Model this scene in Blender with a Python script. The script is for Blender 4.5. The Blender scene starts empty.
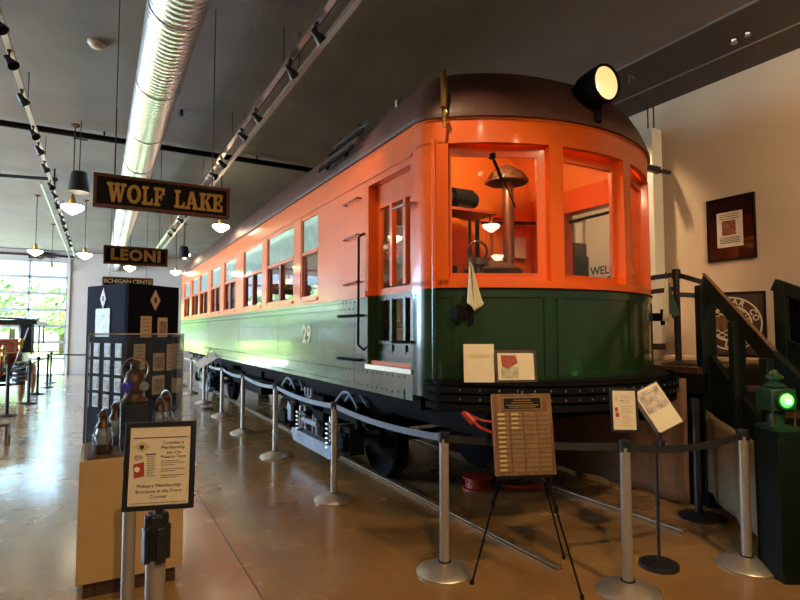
import bpy, math, random
from mathutils import Vector, Matrix
R=math.radians
random.seed(7)
S=bpy.context.scene; COL=S.collection
# ------------------------------------------------------------------ camera
cam=bpy.data.cameras.new('camera'); co=bpy.data.objects.new('camera',cam); COL.objects.link(co)
cam.sensor_width=36; cam.lens=24.3; cam.clip_end=400
YAW=R(29.18); PIT=R(3.285)
co.location=(0,0,1.68); co.rotation_euler=(math.pi/2+PIT,0,-YAW); S.camera=co
# ------------------------------------------------------------------ world, sun, big lights
S.view_settings.view_transform='Standard'; S.view_settings.look='None'; S.view_settings.gamma=1
S.view_settings.use_curve_mapping=False; S.view_settings.exposure=0.75
S.cycles.use_denoising=True; S.cycles.max_bounces=7; S.cycles.diffuse_bounces=4; S.cycles.glossy_bounces=4
S.cycles.transparent_max_bounces=16; S.cycles.sample_clamp_indirect=6; S.cycles.sample_clamp_direct=40
S.cycles.caustics_reflective=False; S.cycles.caustics_refractive=False
w=bpy.data.worlds.new('sky'); S.world=w; w.use_nodes=True
nt=w.node_tree; bg=nt.nodes['Background']
sk=nt.nodes.new('ShaderNodeTexSky'); sk.sky_type='HOSEK_WILKIE'; sk.turbidity=3.5
sk.sun_direction=Vector((-.5,-.35,.75)).normalized()
nt.links.new(sk.outputs[0],bg.inputs[0]); bg.inputs[1].default_value=8
def light(kind,name,loc,power,color,rot=None,to=None,size=None,sy=None,spot=None,blend=.6,rad=.05):
    l=bpy.data.lights.new(name,kind); o=bpy.data.objects.new(name,l); COL.objects.link(o)
    o.location=loc; l.energy=power; l.color=color
    if to is not None:
        o.rotation_euler=(Vector(to)-Vector(loc)).to_track_quat('-Z','Y').to_euler()
    if kind=='AREA': l.shape='RECTANGLE'; l.size=size; l.size_y=sy
    elif kind=='SPOT': l.spot_size=R(spot); l.spot_blend=blend; l.shadow_soft_size=rad
    elif kind=='SUN': l.angle=R(1)
    else: l.shadow_soft_size=rad
    return o
SKYC=(.50,.74,1.0)
light('SUN','sun',(0,0,20),60.0,(1,.95,.85),to=(8,5,6))
light('AREA','daylight_back_door',(-3.5,30,8.6),11000,SKYC,to=(-1.0,12,0),size=12,sy=6)
light('AREA','daylight_side_windows',(-8.6,15,2.6),1600,SKYC,to=(0,15,2.75),size=12,sy=2.6)
WARM=(1.0,.66,.36)
# ------------------------------------------------------------------ materials
def new_mat(name):
    m=bpy.data.materials.new(name); m.use_nodes=True
    return m,m.node_tree,m.node_tree.nodes['Principled BSDF']
def mat(name,col,rough=.5,metal=0,var=.12,scale=6,bump=0,coat=0,spec=None,rvar=0,bscale=None,stretch=None,crough=.05):
    m,t,b=new_mat(name)
    tc=t.nodes.new('ShaderNodeTexCoord'); mp=t.nodes.new('ShaderNodeMapping')
    t.links.new(tc.outputs['Object'],mp.inputs[0])
    if stretch: mp.inputs['Scale'].default_value=stretch
    n=t.nodes.new('ShaderNodeTexNoise'); n.inputs['Scale'].default_value=scale; n.inputs['Detail'].default_value=5
    t.links.new(mp.outputs[0],n.inputs[0])
    r=t.nodes.new('ShaderNodeValToRGB'); c=Vector(col)
    r.color_ramp.elements[0].position=.3; r.color_ramp.elements[1].position=.7
    r.color_ramp.elements[0].color=(*[max(0,x*(1-var)) for x in c],1)
    r.color_ramp.elements[1].color=(*[min(1,x*(1+var)) for x in c],1)
    t.links.new(n.outputs[0],r.inputs[0]); t.links.new(r.outputs[0],b.inputs['Base Color'])
    b.inputs['Roughness'].default_value=rough; b.inputs['Metallic'].default_value=metal
    if spec is not None: b.inputs['Specular IOR Level'].default_value=spec
    if coat: b.inputs['Coat Weight'].default_value=coat; b.inputs['Coat Roughness'].default_value=crough
    if rvar:
        mr=t.nodes.new('ShaderNodeMapRange'); mr.inputs[3].default_value=max(0,rough-rvar); mr.inputs[4].default_value=rough+rvar
        mr.inputs[1].default_value=.3; mr.inputs[2].default_value=.7
        t.links.new(n.outputs[0],mr.inputs[0]); t.links.new(mr.outputs[0],b.inputs['Roughness'])
    if bump:
        n2=t.nodes.new('ShaderNodeTexNoise'); n2.inputs['Scale'].default_value=bscale or scale*4
        t.links.new(mp.outputs[0],n2.inputs[0])
        bp=t.nodes.new('ShaderNodeBump'); bp.inputs['Strength'].default_value=bump; bp.inputs['Distance'].default_value=.02
        t.links.new(n2.outputs[0],bp.inputs['Height']); t.links.new(bp.outputs[0],b.inputs['Normal'])
        if coat: t.links.new(bp.outputs[0],b.inputs['Coat Normal'])
    return m
def emis(name,col,strength,base=(.8,.8,.8)):
    m,t,b=new_mat(name); b.inputs['Base Color'].default_value=(*base,1)
    n=t.nodes.new('ShaderNodeTexNoise'); n.inputs['Scale'].default_value=9
    r=t.nodes.new('ShaderNodeValToRGB')
    r.color_ramp.elements[0].color=(*[x*.9 for x in col],1); r.color_ramp.elements[1].color=(*col,1)
    t.links.new(n.outputs[0],r.inputs[0]); t.links.new(r.outputs[0],b.inputs['Emission Color'])
    b.inputs['Emission Strength'].default_value=strength; return m
def glass(name,tint=(.95,.97,.96),refl=1.0,rough=.02):
    m=bpy.data.materials.new(name); m.use_nodes=True; t=m.node_tree; t.nodes.clear()
    o=t.nodes.new('ShaderNodeOutputMaterial'); mx=t.nodes.new('ShaderNodeMixShader')
    tr=t.nodes.new('ShaderNodeBsdfTransparent'); tr.inputs[0].default_value=(*tint,1)
    gl=t.nodes.new('ShaderNodeBsdfGlossy'); gl.inputs['Roughness'].default_value=rough
    fr=t.nodes.new('ShaderNodeLayerWeight'); fr.inputs[0].default_value=.5
    pw=t.nodes.new('ShaderNodeMath'); pw.operation='POWER'; pw.inputs[1].default_value=4.0; t.links.new(fr.outputs['Facing'],pw.inputs[0])
    mu=t.nodes.new('ShaderNodeMath'); mu.operation='MULTIPLY_ADD'; mu.inputs[1].default_value=.92; mu.inputs[2].default_value=.04*refl; mu.use_clamp=True
    n=t.nodes.new('ShaderNodeTexNoise'); n.inputs['Scale'].default_value=3
    bp=t.nodes.new('ShaderNodeBump'); bp.inputs['Strength'].default_value=.03
    t.links.new(n.outputs[0],bp.inputs['Height']); t.links.new(bp.outputs[0],gl.inputs['Normal'])
    t.links.new(pw.outputs[0],mu.inputs[0]); t.links.new(mu.outputs[0],mx.inputs[0])
    t.links.new(tr.outputs[0],mx.inputs[1]); t.links.new(gl.outputs[0],mx.inputs[2]); t.links.new(mx.outputs[0],o.inputs[0])
    return m
def floor_mat():
    m,t,b=new_mat('polished_concrete')
    tc=t.nodes.new('ShaderNodeTexCoord')
    n=t.nodes.new('ShaderNodeTexNoise'); n.inputs['Scale'].default_value=.9; n.inputs['Detail'].default_value=9; n.inputs['Roughness'].default_value=.62; n.inputs['Distortion'].default_value=.6
    n2=t.nodes.new('ShaderNodeTexNoise'); n2.inputs['Scale'].default_value=2.2; n2.inputs['Detail'].default_value=3
    for x in (n,n2): t.links.new(tc.outputs['Object'],x.inputs[0])
    r=t.nodes.new('ShaderNodeValToRGB'); e=r.color_ramp.elements
    e[0].position=.3; e[0].color=(.27,.135,.043,1); e[1].position=.72; e[1].color=(.41,.23,.085,1)
    k=e.new(.5); k.color=(.34,.185,.062,1)
    t.links.new(n.outputs[0],r.inputs[0])
    mx=t.nodes.new('ShaderNodeMixRGB'); mx.blend_type='MULTIPLY'; mx.inputs[0].default_value=.25
    r2=t.nodes.new('ShaderNodeValToRGB'); r2.color_ramp.elements[0].color=(.6,.58,.55,1); r2.color_ramp.elements[0].position=.3; r2.color_ramp.elements[1].position=.6
    t.links.new(n2.outputs[0],r2.inputs[0]); t.links.new(r.outputs[0],mx.inputs[1]); t.links.new(r2.outputs[0],mx.inputs[2])
    t.links.new(mx.outputs[0],b.inputs['Base Color'])
    mr=t.nodes.new('ShaderNodeMapRange'); mr.inputs[1].default_value=.3; mr.inputs[2].default_value=.7; mr.inputs[3].default_value=.20; mr.inputs[4].default_value=.30
    t.links.new(n2.outputs[0],mr.inputs[0]); t.links.new(mr.outputs[0],b.inputs['Roughness'])
    b.inputs['Coat Weight'].default_value=.8; b.inputs['Coat Roughness'].default_value=.17; b.inputs['Specular IOR Level'].default_value=.4
    n3=t.nodes.new('ShaderNodeTexNoise'); n3.inputs['Scale'].default_value=22; t.links.new(tc.outputs['Object'],n3.inputs[0])
    bp=t.nodes.new('ShaderNodeBump'); bp.inputs['Strength'].default_value=.02; bp.inputs['Distance'].default_value=.005
    t.links.new(n3.outputs[0],bp.inputs['Height']); t.links.new(bp.outputs[0],b.inputs['Normal']); return m
def duct_mat():
    m,t,b=new_mat('galvanised_duct')
    tc=t.nodes.new('ShaderNodeTexCoord'); wv=t.nodes.new('ShaderNodeTexWave'); wv.bands_direction='Y'; wv.inputs['Scale'].default_value=4.2
    wv.inputs['Distortion'].default_value=.4; wv.inputs['Detail Scale'].default_value=.6
    t.links.new(tc.outputs['Object'],wv.inputs[0])
    bp=t.nodes.new('ShaderNodeBump'); bp.inputs['Strength'].default_value=.25; bp.inputs['Distance'].default_value=.02
    t.links.new(wv.outputs[1],bp.inputs['Height']); t.links.new(bp.outputs[0],b.inputs['Normal'])
    n=t.nodes.new('ShaderNodeTexNoise'); n.inputs['Scale'].default_value=4; t.links.new(tc.outputs['Object'],n.inputs[0])
    r=t.nodes.new('ShaderNodeValToRGB'); r.color_ramp.elements[0].color=(.62,.63,.64,1); r.color_ramp.elements[1].color=(.85,.85,.84,1)
    t.links.new(n.outputs[0],r.inputs[0]); t.links.new(r.outputs[0],b.inputs['Base Color'])
    b.inputs['Metallic'].default_value=.9; b.inputs['Roughness'].default_value=.3; return m
def wood_mat(name,a,b_,scale=3,rough=.4):
    m,t,b=new_mat(name)
    tc=t.nodes.new('ShaderNodeTexCoord'); mp=t.nodes.new('ShaderNodeMapping'); mp.inputs['Scale'].default_value=(12,12,1.0)
    n=t.nodes.new('ShaderNodeTexNoise'); n.inputs['Scale'].default_value=scale; n.inputs['Detail'].default_value=6
    t.links.new(tc.outputs['Object'],mp.inputs[0]); t.links.new(mp.outputs[0],n.inputs[0])
    r=t.nodes.new('ShaderNodeValToRGB'); r.color_ramp.elements[0].color=(*a,1); r.color_ramp.elements[1].color=(*b_,1)
    r.color_ramp.elements[0].position=.35; r.color_ramp.elements[1].position=.65
    t.links.new(n.outputs[0],r.inputs[0]); t.links.new(r.outputs[0],b.inputs['Base Color']); b.inputs['Roughness'].default_value=rough
    return m
M={}
M['floor']=floor_mat(); M['duct']=duct_mat()
M['ceil']=mat('dark_painted_ceiling',(.215,.205,.195),.85,var=.12,scale=1.2,bump=.15,bscale=30)
M['wallb']=mat('pale_grey_back_wall',(.60,.56,.52),.8,var=.04,scale=1.5,bump=.05,bscale=60)
M['wall']=mat('cream_wall',(.66,.54,.41),.8,var=.04,scale=1.5,bump=.05,bscale=60)
M['orange']=mat('orange_enamel',(.72,.105,.002),.38,var=.06,scale=3,bump=.05,bscale=9,coat=.55,crough=.12,spec=.4)
M['orange_in']=mat('orange_interior',(.82,.235,.03),.5,var=.06,scale=3)
M['green']=mat('green_enamel',(.012,.036,.012),.25,var=.25,scale=2.5,bump=.09,bscale=5,coat=.6,crough=.09)
M['roof']=mat('brown_roof_canvas',(.085,.032,.022),.5,var=.2,scale=2.5,bump=.12,bscale=20)
M['redframe']=mat('red_brown_window_frame',(.30,.055,.02),.4,var=.15)
M['black']=mat('black_iron',(.008,.0075,.0075),.7,var=.3,scale=8,bump=.1,spec=.06)
M['blackm']=mat('black_plastic',(.012,.012,.013),.45,var=.1)
M['greypaint']=mat('grey_blue_truck_paint',(.25,.28,.33),.35,var=.25,scale=6)
M['steel']=mat('worn_steel',(.42,.40,.38),.28,1,var=.15,scale=10)
M['champ']=mat('brushed_champagne_metal',(.56,.50,.42),.38,.75,var=.05,scale=20)
M['pole']=mat('satin_aluminium',(.40,.355,.30),.4,.5,var=.05,scale=20)
M['belt']=mat('black_woven_belt',(.02,.02,.024),.55,var=.15,scale=60)
M['beltb']=mat('slate_woven_belt',(.16,.18,.23),.45,var=.1,scale=60)
M['shade']=emis('lit_opal_glass',(1,.83,.55),16.0)
M['shaded']=emis('lit_cream_glass',(1,.72,.36),3.2)
M['clear']=glass('clear_glass'); M['case']=glass('showcase_acrylic',(.92,.94,.94),1.0)
M['doorpane']=glass('door_pane_glass',(.93,.97,.97),.8)
M['teal']=mat('pale_green_sash_glass',(.36,.52,.44),.08,var=.15,scale=8,coat=1)
M['tan']=mat('tan_laminate',(.52,.34,.15),.5,var=.04)
M['cream']=mat('cream_paper',(.72,.62,.44),.6,var=.04,scale=12)
M['white']=mat('white_paper',(.78,.73,.64),.6,var=.03,scale=12)
M['whitep']=mat('white_painted_metal',(.72,.70,.64),.45,var=.04)
M['navy']=mat('navy_black_board',(.008,.009,.022),.9,var=.15,spec=.15)
M['signred']=mat('dark_red_sign_frame',(.16,.025,.015),.5,var=.15)
M['signblk']=mat('sign_black',(.006,.0055,.005),.6,var=.1,spec=.2)
M['gold']=mat('gold_letter_paint',(.72,.42,.07),.5,var=.08)
M['palegold']=mat('pale_gold_letter',(.58,.47,.24),.5,var=.1)
M['ink']=mat('brown_ink',(.06,.035,.025),.6)
M['red']=mat('red_plastic',(.45,.035,.015),.45,var=.15)
M['redpaper']=mat('red_brochure',(.36,.05,.03),.5,var=.3,scale=30)
M['railm']=mat('worn_rail_steel',(.30,.20,.12),.45,.6,var=.2,scale=12)
M['brass']=mat('brass',(.65,.38,.12),.3,1,var=.15)
M['bronze']=mat('aged_bronze',(.12,.06,.03),.4,.8,var=.3,scale=20)
M['dkgreen']=mat('dark_green_painted_wood',(.005,.010,.007),.6,var=.3,scale=6,spec=.2)
M['sgreen']=mat('green_lamp_paint',(.012,.045,.02),.45,var=.2)
M['drape']=mat('brown_drape_cloth',(.20,.105,.055),.85,var=.12,scale=10,bump=.1,bscale=80)
M['drape2']=mat('olive_brown_drape_cloth',(.20,.14,.075),.85,var=.12,scale=10,bump=.1,bscale=80)
M['yellow']=mat('yellow_painted_wood',(.55,.28,.04),.5,var=.1)
M['walnut']=wood_mat('walnut_wood',(.11,.05,.02),(.24,.115,.045))
M['plate']=mat('bronze_name_plate',(.36,.22,.10),.3,.6,var=.2,scale=30)
M['dwood']=wood_mat('dark_wood',(.04,.018,.010),(.09,.04,.02))
M['stove']=mat('stove_iron',(.10,.07,.055),.4,.6,var=.3)
M['flue']=mat('flue_pipe',(.24,.17,.12),.3,.9,var=.2,stretch=(1,1,.2))
M['cloth_c']=mat('cream_flag_cloth',(.60,.55,.38),.8,var=.05)
M['cloth_g']=mat('green_flag_cloth',(.03,.07,.04),.8,var=.2)
M['grass']=mat('lawn',(.20,.34,.08),.9,var=.35,scale=3)
M['leaf']=mat('tree_leaves',(.38,.50,.32),.8,var=.5,scale=2.5,bump=.5)
M['bark']=mat('bark',(.10,.07,.05),.9)
M['grey']=mat('grey_door_metal',(.45,.48,.52),.4,.2,var=.08)
M['bluegl']=mat('cobalt_lens_glass',(.06,.03,.75),.12,coat=1)
M['redgl']=mat('ruby_lens_glass',(.35,.02,.02),.12,coat=1)
M['clgl']=mat('grey_lamp_globe',(.40,.43,.50),.1,coat=1)
M['greenlamp']=emis('lit_green_lens',(.02,1,.06),1.2)
M['greenhot']=emis('lit_green_bulb',(.4,1,.45),3.0)
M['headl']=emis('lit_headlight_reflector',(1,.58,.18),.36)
M['bulb']=emis('headlight_bulb',(1,.75,.35),7)
M['carred']=mat('car_red_paint',(.30,.045,.02),.25,coat=.8)
M['carblk']=mat('car_black_paint',(.010,.012,.018),.25,coat=.8)
M['tyre']=mat('cream_rubber_tyre',(.55,.42,.28),.6)
M['photo']=mat('faded_photo_print',(.44,.36,.28),.45,var=.5,scale=28)
M['poster']=mat('poster_dark_print',(.022,.008,.006),.15,var=.6,scale=5,coat=.8)
M['sepia']=mat('sepia_print',(.28,.11,.06),.4,var=.8,scale=22)
M['wallgreen']=mat('landscape_print',(.42,.42,.26),.5,var=.4,scale=22)
# ------------------------------------------------------------------ mesh builder
OFFS={}
class MB:
    def __init__(s): s.v=[]; s.f=[]
    def add(s,vs,fs):
        n=len(s.v); s.v+= [tuple(v) for v in vs]; s.f+=[tuple(i+n for i in f) for f in fs]; return s
    def box(s,x0,x1,y0,y1,z0,z1):
        x0,x1=sorted((x0,x1)); y0,y1=sorted((y0,y1)); z0,z1=sorted((z0,z1))
        return s.add([(x0,y0,z0),(x1,y0,z0),(x1,y1,z0),(x0,y1,z0),(x0,y0,z1),(x1,y0,z1),(x1,y1,z1),(x0,y1,z1)],
            [(0,3,2,1),(4,5,6,7),(0,1,5,4),(1,2,6,5),(2,3,7,6),(3,0,4,7)])
    def obox(s,o,u,v,n,u0,u1,v0,v1,n0,n1):
        o,u,v,n=map(Vector,(o,u,v,n)); P=lambda a,b,c:o+u*a+v*b+n*c
        vs=[P(u0,v0,n0),P(u1,v0,n0),P(u1,v1,n0),P(u0,v1,n0),P(u0,v0,n1),P(u1,v0,n1),P(u1,v1,n1),P(u0,v1,n1)]
        fs=[(0,3,2,1),(4,5,6,7),(0,1,5,4),(1,2,6,5),(2,3,7,6),(3,0,4,7)]
        if u.cross(v).dot(n)<0: fs=[f[::-1] for f in fs]
        return s.add(vs,fs)
    def frame(s,o,u,v,n,u0,u1,v0,v1,t,n0,n1,tb=None,tt=None):
        tb=t if tb is None else tb; tt=t if tt is None else tt
        s.obox(o,u,v,n,u0,u0+t,v0,v1,n0,n1); s.obox(o,u,v,n,u1-t,u1,v0,v1,n0,n1)
        s.obox(o,u,v,n,u0+t,u1-t,v0,v0+tb,n0,n1); s.obox(o,u,v,n,u0+t,u1-t,v1-tt,v1,n0,n1); return s
    def bar(s,p0,p1,w,h,up=(0,0,1)):
        p0,p1=Vector(p0),Vector(p1); d=(p1-p0); L=d.length; d.normalize(); up=Vector(up)
        if abs(d.dot(up))>.99: up=Vector((0,1,0))
        a=d.cross(up).normalized(); b=a.cross(d).normalized()
        return s.obox(p0,d,a,b,0,L,-w/2,w/2,-h/2,h/2)
    def cyl(s,p0,p1,r,r1=None,n=16,cap=True):
        p0,p1=Vector(p0),Vector(p1); r1=r if r1 is None else r1
        d=(p1-p0).normalized(); a=d.orthogonal().normalized(); b=d.cross(a)
        vs=[]; 
        for p,q in ((p0,r),(p1,r1)):
            for i in range(n):
                t=2*math.pi*i/n; vs.append(p+(a*math.cos(t)+b*math.sin(t))*q)
        fs=[(i,(i+1)%n,n+(i+1)%n,n+i) for i in range(n)]
        if cap: fs+=[tuple(range(n))[::-1],tuple(range(n,2*n))]
        return s.add(vs,fs)
    def tube(s,pts,r,n=8):
        pts=[Vector(p) for p in pts]; vs=[]; a=None
        for i,p in enumerate(pts):
            d=(pts[min(i+1,len(pts)-1)]-pts[max(i-1,0)]).normalized()
            if a is None: a=d.orthogonal().normalized()
            a=(a-d*a.dot(d)).normalized(); b=d.cross(a)
            for k in range(n):
                t=2*math.pi*k/n; vs.append(p+(a*math.cos(t)+b*math.sin(t))*r)
        fs=[]
        for i in range(len(pts)-1):
            for k in range(n):
                fs.append((i*n+k,i*n+(k+1)%n,(i+1)*n+(k+1)%n,(i+1)*n+k))
        fs+=[tuple(range(n))[::-1],tuple(range((len(pts)-1)*n,len(pts)*n))]
        return s.add(vs,fs)
    def lathe(s,prof,o=(0,0,0),axis=(0,0,1),n=28):
        o=Vector(o); d=Vector(axis).normalized(); a=d.orthogonal().normalized(); b=d.cross(a); vs=[]
        for r,z in prof:
            for i in range(n):
                t=2*math.pi*i/n; vs.append(o+d*z+(a*math.cos(t)+b*math.sin(t))*max(r,.0001))
        fs=[(j*n+i,j*n+(i+1)%n,(j+1)*n+(i+1)%n,(j+1)*n+i) for j in range(len(prof)-1) for i in range(n)]
        return s.add(vs,fs)
    def prism(s,poly,o,u,v,n,n0,n1):
        o,u,v,n=map(Vector,(o,u,v,n)); k=len(poly)
        vs=[o+u*a+v*b+n*n0 for a,b in poly]+[o+u*a+v*b+n*n1 for a,b in poly]
        fs=[tuple(range(k))[::-1],tuple(range(k,2*k))]+[(i,(i+1)%k,k+(i+1)%k,k+i) for i in range(k)]
        return s.add(vs,fs)
    def band(s,pts,z0,z1,th,closed=False,zf=None):
        # vertical strip along plan points, thickness to the left of travel
        n=len(pts); P=[Vector((p[0],p[1],0)) for p in pts]; off=[]
        for i in range(n):
            d=(P[min(i+1,n-1)]-P[max(i-1,0)]).normalized(); off.append(P[i]+Vector((-d.y,d.x,0))*th)
        vs=[]
        for i in range(n):
            vs+=[(P[i].x,P[i].y,z0),(P[i].x,P[i].y,z1),(off[i].x,off[i].y,z1),(off[i].x,off[i].y,z0)]
        fs=[(0,1,2,3)]
        for i in range(n-1):
            a=4*i; b=4*(i+1)
            for k in range(4): fs.append((a+k,b+k,b+(k+1)%4,a+(k+1)%4))
        e=4*(n-1); fs.append((e+3,e+2,e+1,e)); return s.add(vs,fs)
    def torus(s,o,axis,R_,r,n=32,m=8,a0=0,a1=2*math.pi):
        o=Vector(o); d=Vector(axis).normalized(); a=d.orthogonal().normalized(); b=d.cross(a)
        full=abs(a1-a0-2*math.pi)<1e-4; pts=[o+(a*math.cos(a0+(a1-a0)*i/n)+b*math.sin(a0+(a1-a0)*i/n))*R_ for i in range(n+1)]
        return s.tube(pts,r,m)
    def grid(s,fn,nu,nv,th=None):
        vs=[fn(i/nu,j/nv) for i in range(nu+1) for j in range(nv+1)]
        fs=[(i*(nv+1)+j,(i+1)*(nv+1)+j,(i+1)*(nv+1)+j+1,i*(nv+1)+j+1) for i in range(nu) for j in range(nv)]
        return s.add(vs,fs)
    def text(s,body,size,o,u,v,n,align='CENTER',off=0,ext=.001,space=1.0):
        c=bpy.data.curves.new('t','FONT'); c.body=body; c.size=size; c.align_x=align; c.align_y='CENTER'
        c.offset=off; c.extrude=ext; c.resolution_u=3; c.space_character=space
        ob=bpy.data.objects.new('t',c); COL.objects.link(ob)
        dg=bpy.context.evaluated_depsgraph_get(); me=bpy.data.meshes.new_from_object(ob.evaluated_get(dg))
        o,u,v,n=map(Vector,(o,u,v,n))
        s.add([o+u*p.co.x+v*p.co.y+n*p.co.z for p in me.vertices],[tuple(f.vertices) for f in me.polygons])
        bpy.data.objects.remove(ob); bpy.data.curves.remove(c); bpy.data.meshes.remove(me); return s
    def build(s,name,m,parent=None,off=(0,0,0),smooth=True,bevel=0,solid=0,label=None,fix=True):
        if parent and tuple(off)==(0,0,0) and parent.name in OFFS: off=OFFS[parent.name]
        me=bpy.data.meshes.new(name); ox,oy,oz=off
        me.from_pydata([(x-ox,y-oy,z-oz) for x,y,z in s.v],[],s.f); me.update()
        if fix:
            import bmesh
            b=bmesh.new(); b.from_mesh(me); bmesh.ops.recalc_face_normals(b,faces=b.faces); b.to_mesh(me); b.free()
        if smooth: me.shade_smooth(); me.set_sharp_from_angle(angle=R(38))
        me.materials.append(m); o=bpy.data.objects.new(name,me); COL.objects.link(o)
        OFFS[o.name]=tuple(off)
        if parent: o.parent=parent
        else: o.location=off
        if solid:
            q=o.modifiers.new('s','SOLIDIFY'); q.thickness=solid; q.offset=0
        if bevel:
            q=o.modifiers.new('b','BEVEL'); q.width=bevel; q.segments=2; q.limit_method='ANGLE'
        if label: o['label']=label
        return o
X,Y,Z=Vector((1,0,0)),Vector((0,1,0)),Vector((0,0,1))
def tag(o,label,cat,group=None,kind=None):
    o['label']=label; o['category']=cat
    if group: o['group']=group
    if kind: o['kind']=kind
    return o
def thing(name,loc,label,cat,group=None,rz=0):
    o=bpy.data.objects.new(name,None); COL.objects.link(o); o.location=loc; o.rotation_euler.z=rz; o.empty_display_size=.1
    return tag(o,label,cat,group)
def struct(name,mb,m,off=(0,0,0),**k):
    o=mb.build(name,m,None,off,**k); o['kind']='structure'; return o
def dup(root,loc,label,rz=None,group=None):
    r=root.copy(); COL.objects.link(r); r.location=loc; r['label']=label
    if rz is not None: r.rotation_euler.z=rz
    if group: r['group']=group
    for ch in list(root.children):
        if ch.get('nocopy'): continue
        c=ch.copy(); COL.objects.link(c); c.parent=r
        for g in list(ch.children):
            d=g.copy(); COL.objects.link(d); d.parent=c
    return r
# ================================================================== SETTING
CZ=4.75; YB=24.6; XR=6.55; XL=-8.2; YF=-9
mb=MB(); mb.box(XL-.2,XR+.2,YF-.2,YB+.2,-.2,0); struct('floor',mb,M['floor'])
mb=MB(); mb.box(XL-.2,XR+.2,YF-.2,YB+.2,CZ,CZ+.2); struct('ceiling',mb,M['ceil'])
mb=MB(); mb.box(XR,XR+.2,YF,YB,0,CZ); struct('wall_right',mb,M['wall'])
mb=MB(); mb.box(XL,XR,YF-.2,YF,0,CZ); struct('wall_front',mb,M['wall'])
# back wall with garage door opening
GX0,GX1,GZ=-5.95,-1.1,4.36
DX0,DX1,DZH=.35,2.45,3.0
mb=MB(); mb.box(GX1,DX0,YB,YB+.2,0,CZ); mb.box(DX1,XR,YB,YB+.2,0,CZ); mb.box(DX0,DX1,YB,YB+.2,DZH,CZ); mb.box(XL,GX0,YB,YB+.2,0,CZ); mb.box(GX0,GX1,YB,YB+.2,GZ,CZ)
struct('wall_back',mb,M['wallb'])
q=MB(); q.frame((0,YB,0),X,Z,-Y,DX0,DX1,0,DZH,.06,-.03,.03); q.box(1.37,1.43,YB-.03,YB+.03,0,DZH); q.box(DX0,DX1,YB-.03,YB+.03,2.2,2.26)
d2=struct('door_2',q,M['grey']); q=MB(); q.box(DX0+.03,DX1-.03,YB-.004,YB+.004,.03,DZH-.03); q.build('pane',M['doorpane'],d2)
# left wall with a ribbon of high windows
mb=MB(); mb.box(XL-.2,XL,YF,YB,0,1.2); mb.box(XL-.2,XL,YF,YB,4.0,CZ); mb.box(XL-.2,XL,YF,6,1.2,4); mb.box(XL-.2,XL,21,YB,1.2,4)
struct('wall_left',mb,M['wall'])
wf=MB()
for i in range(7): wf.box(XL-.12,XL-.06,6+i*2.5-.04,6+i*2.5+.04,1.2,4.0)
wf.box(XL-.12,XL-.06,6,21,2.56,2.64)
wo=struct('window_1',wf,M['grey'])
# sectional garage door
gd=MB(); cw=1.21; xs=[GX1-i*cw for i in range(5)]; ph=GZ/7
for x in xs: gd.box(x-.035,x+.035,YB-.03,YB+.03,0,GZ)
for k in range(8):
    z=k*ph; gd.box(GX0,GX1,YB-.03,YB+.03,max(0,z-.05),min(GZ,z+.05))
go=struct('door_1',gd,M['grey'])
g=MB(); g.box(GX0,GX1,YB-.004,YB+.004,0,GZ); g.build('pane',M['doorpane'],go)
tr=MB(); tr.box(GX1+.02,GX1+.10,YB-.10,YB-.02,0,GZ+.1); tr.box(GX0-.1,GX0-.02,YB-.1,YB-.02,0,GZ+.1); tr.build('track',M['whitep'],go)
sh=MB(); sh.cyl((GX0-.2,YB-.18,CZ-.2),(GX1+.2,YB-.18,CZ-.2),.045); sh.cyl((-1.9,YB-.18,CZ-.2),(-1.6,YB-.18,CZ-.2),.12); sh.box(-2.35,-2.05,YB-.3,YB-.02,CZ-.35,CZ-.08); sh.build('torsion_shaft',M['blackm'],go)
# overhead door rail hanging from ceiling
rl=MB(); rl.box(-1.025,-.995,12,YB-.1,4.43,4.465); rl.bar((-1.01,YB-.5,4.42),(-1.01,YB-.12,4.0),.05,.05)
rb=MB(); rb.bar((-1.7,12.2,4.55),(-.75,12.0,4.55),.05,.06); rb.bar((-1.68,12.2,4.55),(-1.68,12.2,CZ),.03,.03); rb.bar((-.8,12,4.4),(-.8,12,CZ),.03,.03); rb.build('rail_hanger',M['blackm'],go)
for yy in (16,20): rl.bar((-1.01,yy,4.45),(-1.01,yy,CZ),.025,.025); rl.bar((-1.01,yy,4.5),(-1.25,yy,CZ),.025,.025)
rl.build('ceiling_rail',M['grey'],go)
# floor saw joints
for i,(a,b) in enumerate((((.95,-2,0),(.95,YB,0)),((-3.5,1.2,0),(2.7,1.2,0)),((-3.0,10.5,0),(2.6,10.5,0)))):
    q=MB(); q.bar((a[0],a[1],.0005),(b[0],b[1],.0005),.007,.002); struct('trim_%d'%(i+1),q,M['ink'])
# ceiling beams over the right bay
for i,x in enumerate((5.25,6.0)):
    q=MB(); q.box(x-.012,x+.012,-6,YB,CZ-.02,CZ); struct('trim_%d'%(i+4),q,M['ceil'])
q=MB(); q.box(5.26,XR,-6,YB,CZ-.012,CZ-.001); struct('trim_6',q,mat('bay_shade_dark',(.075,.062,.052),.9,var=.1))  # added dark sheet; the right bay's shade is put into its colour
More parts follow.
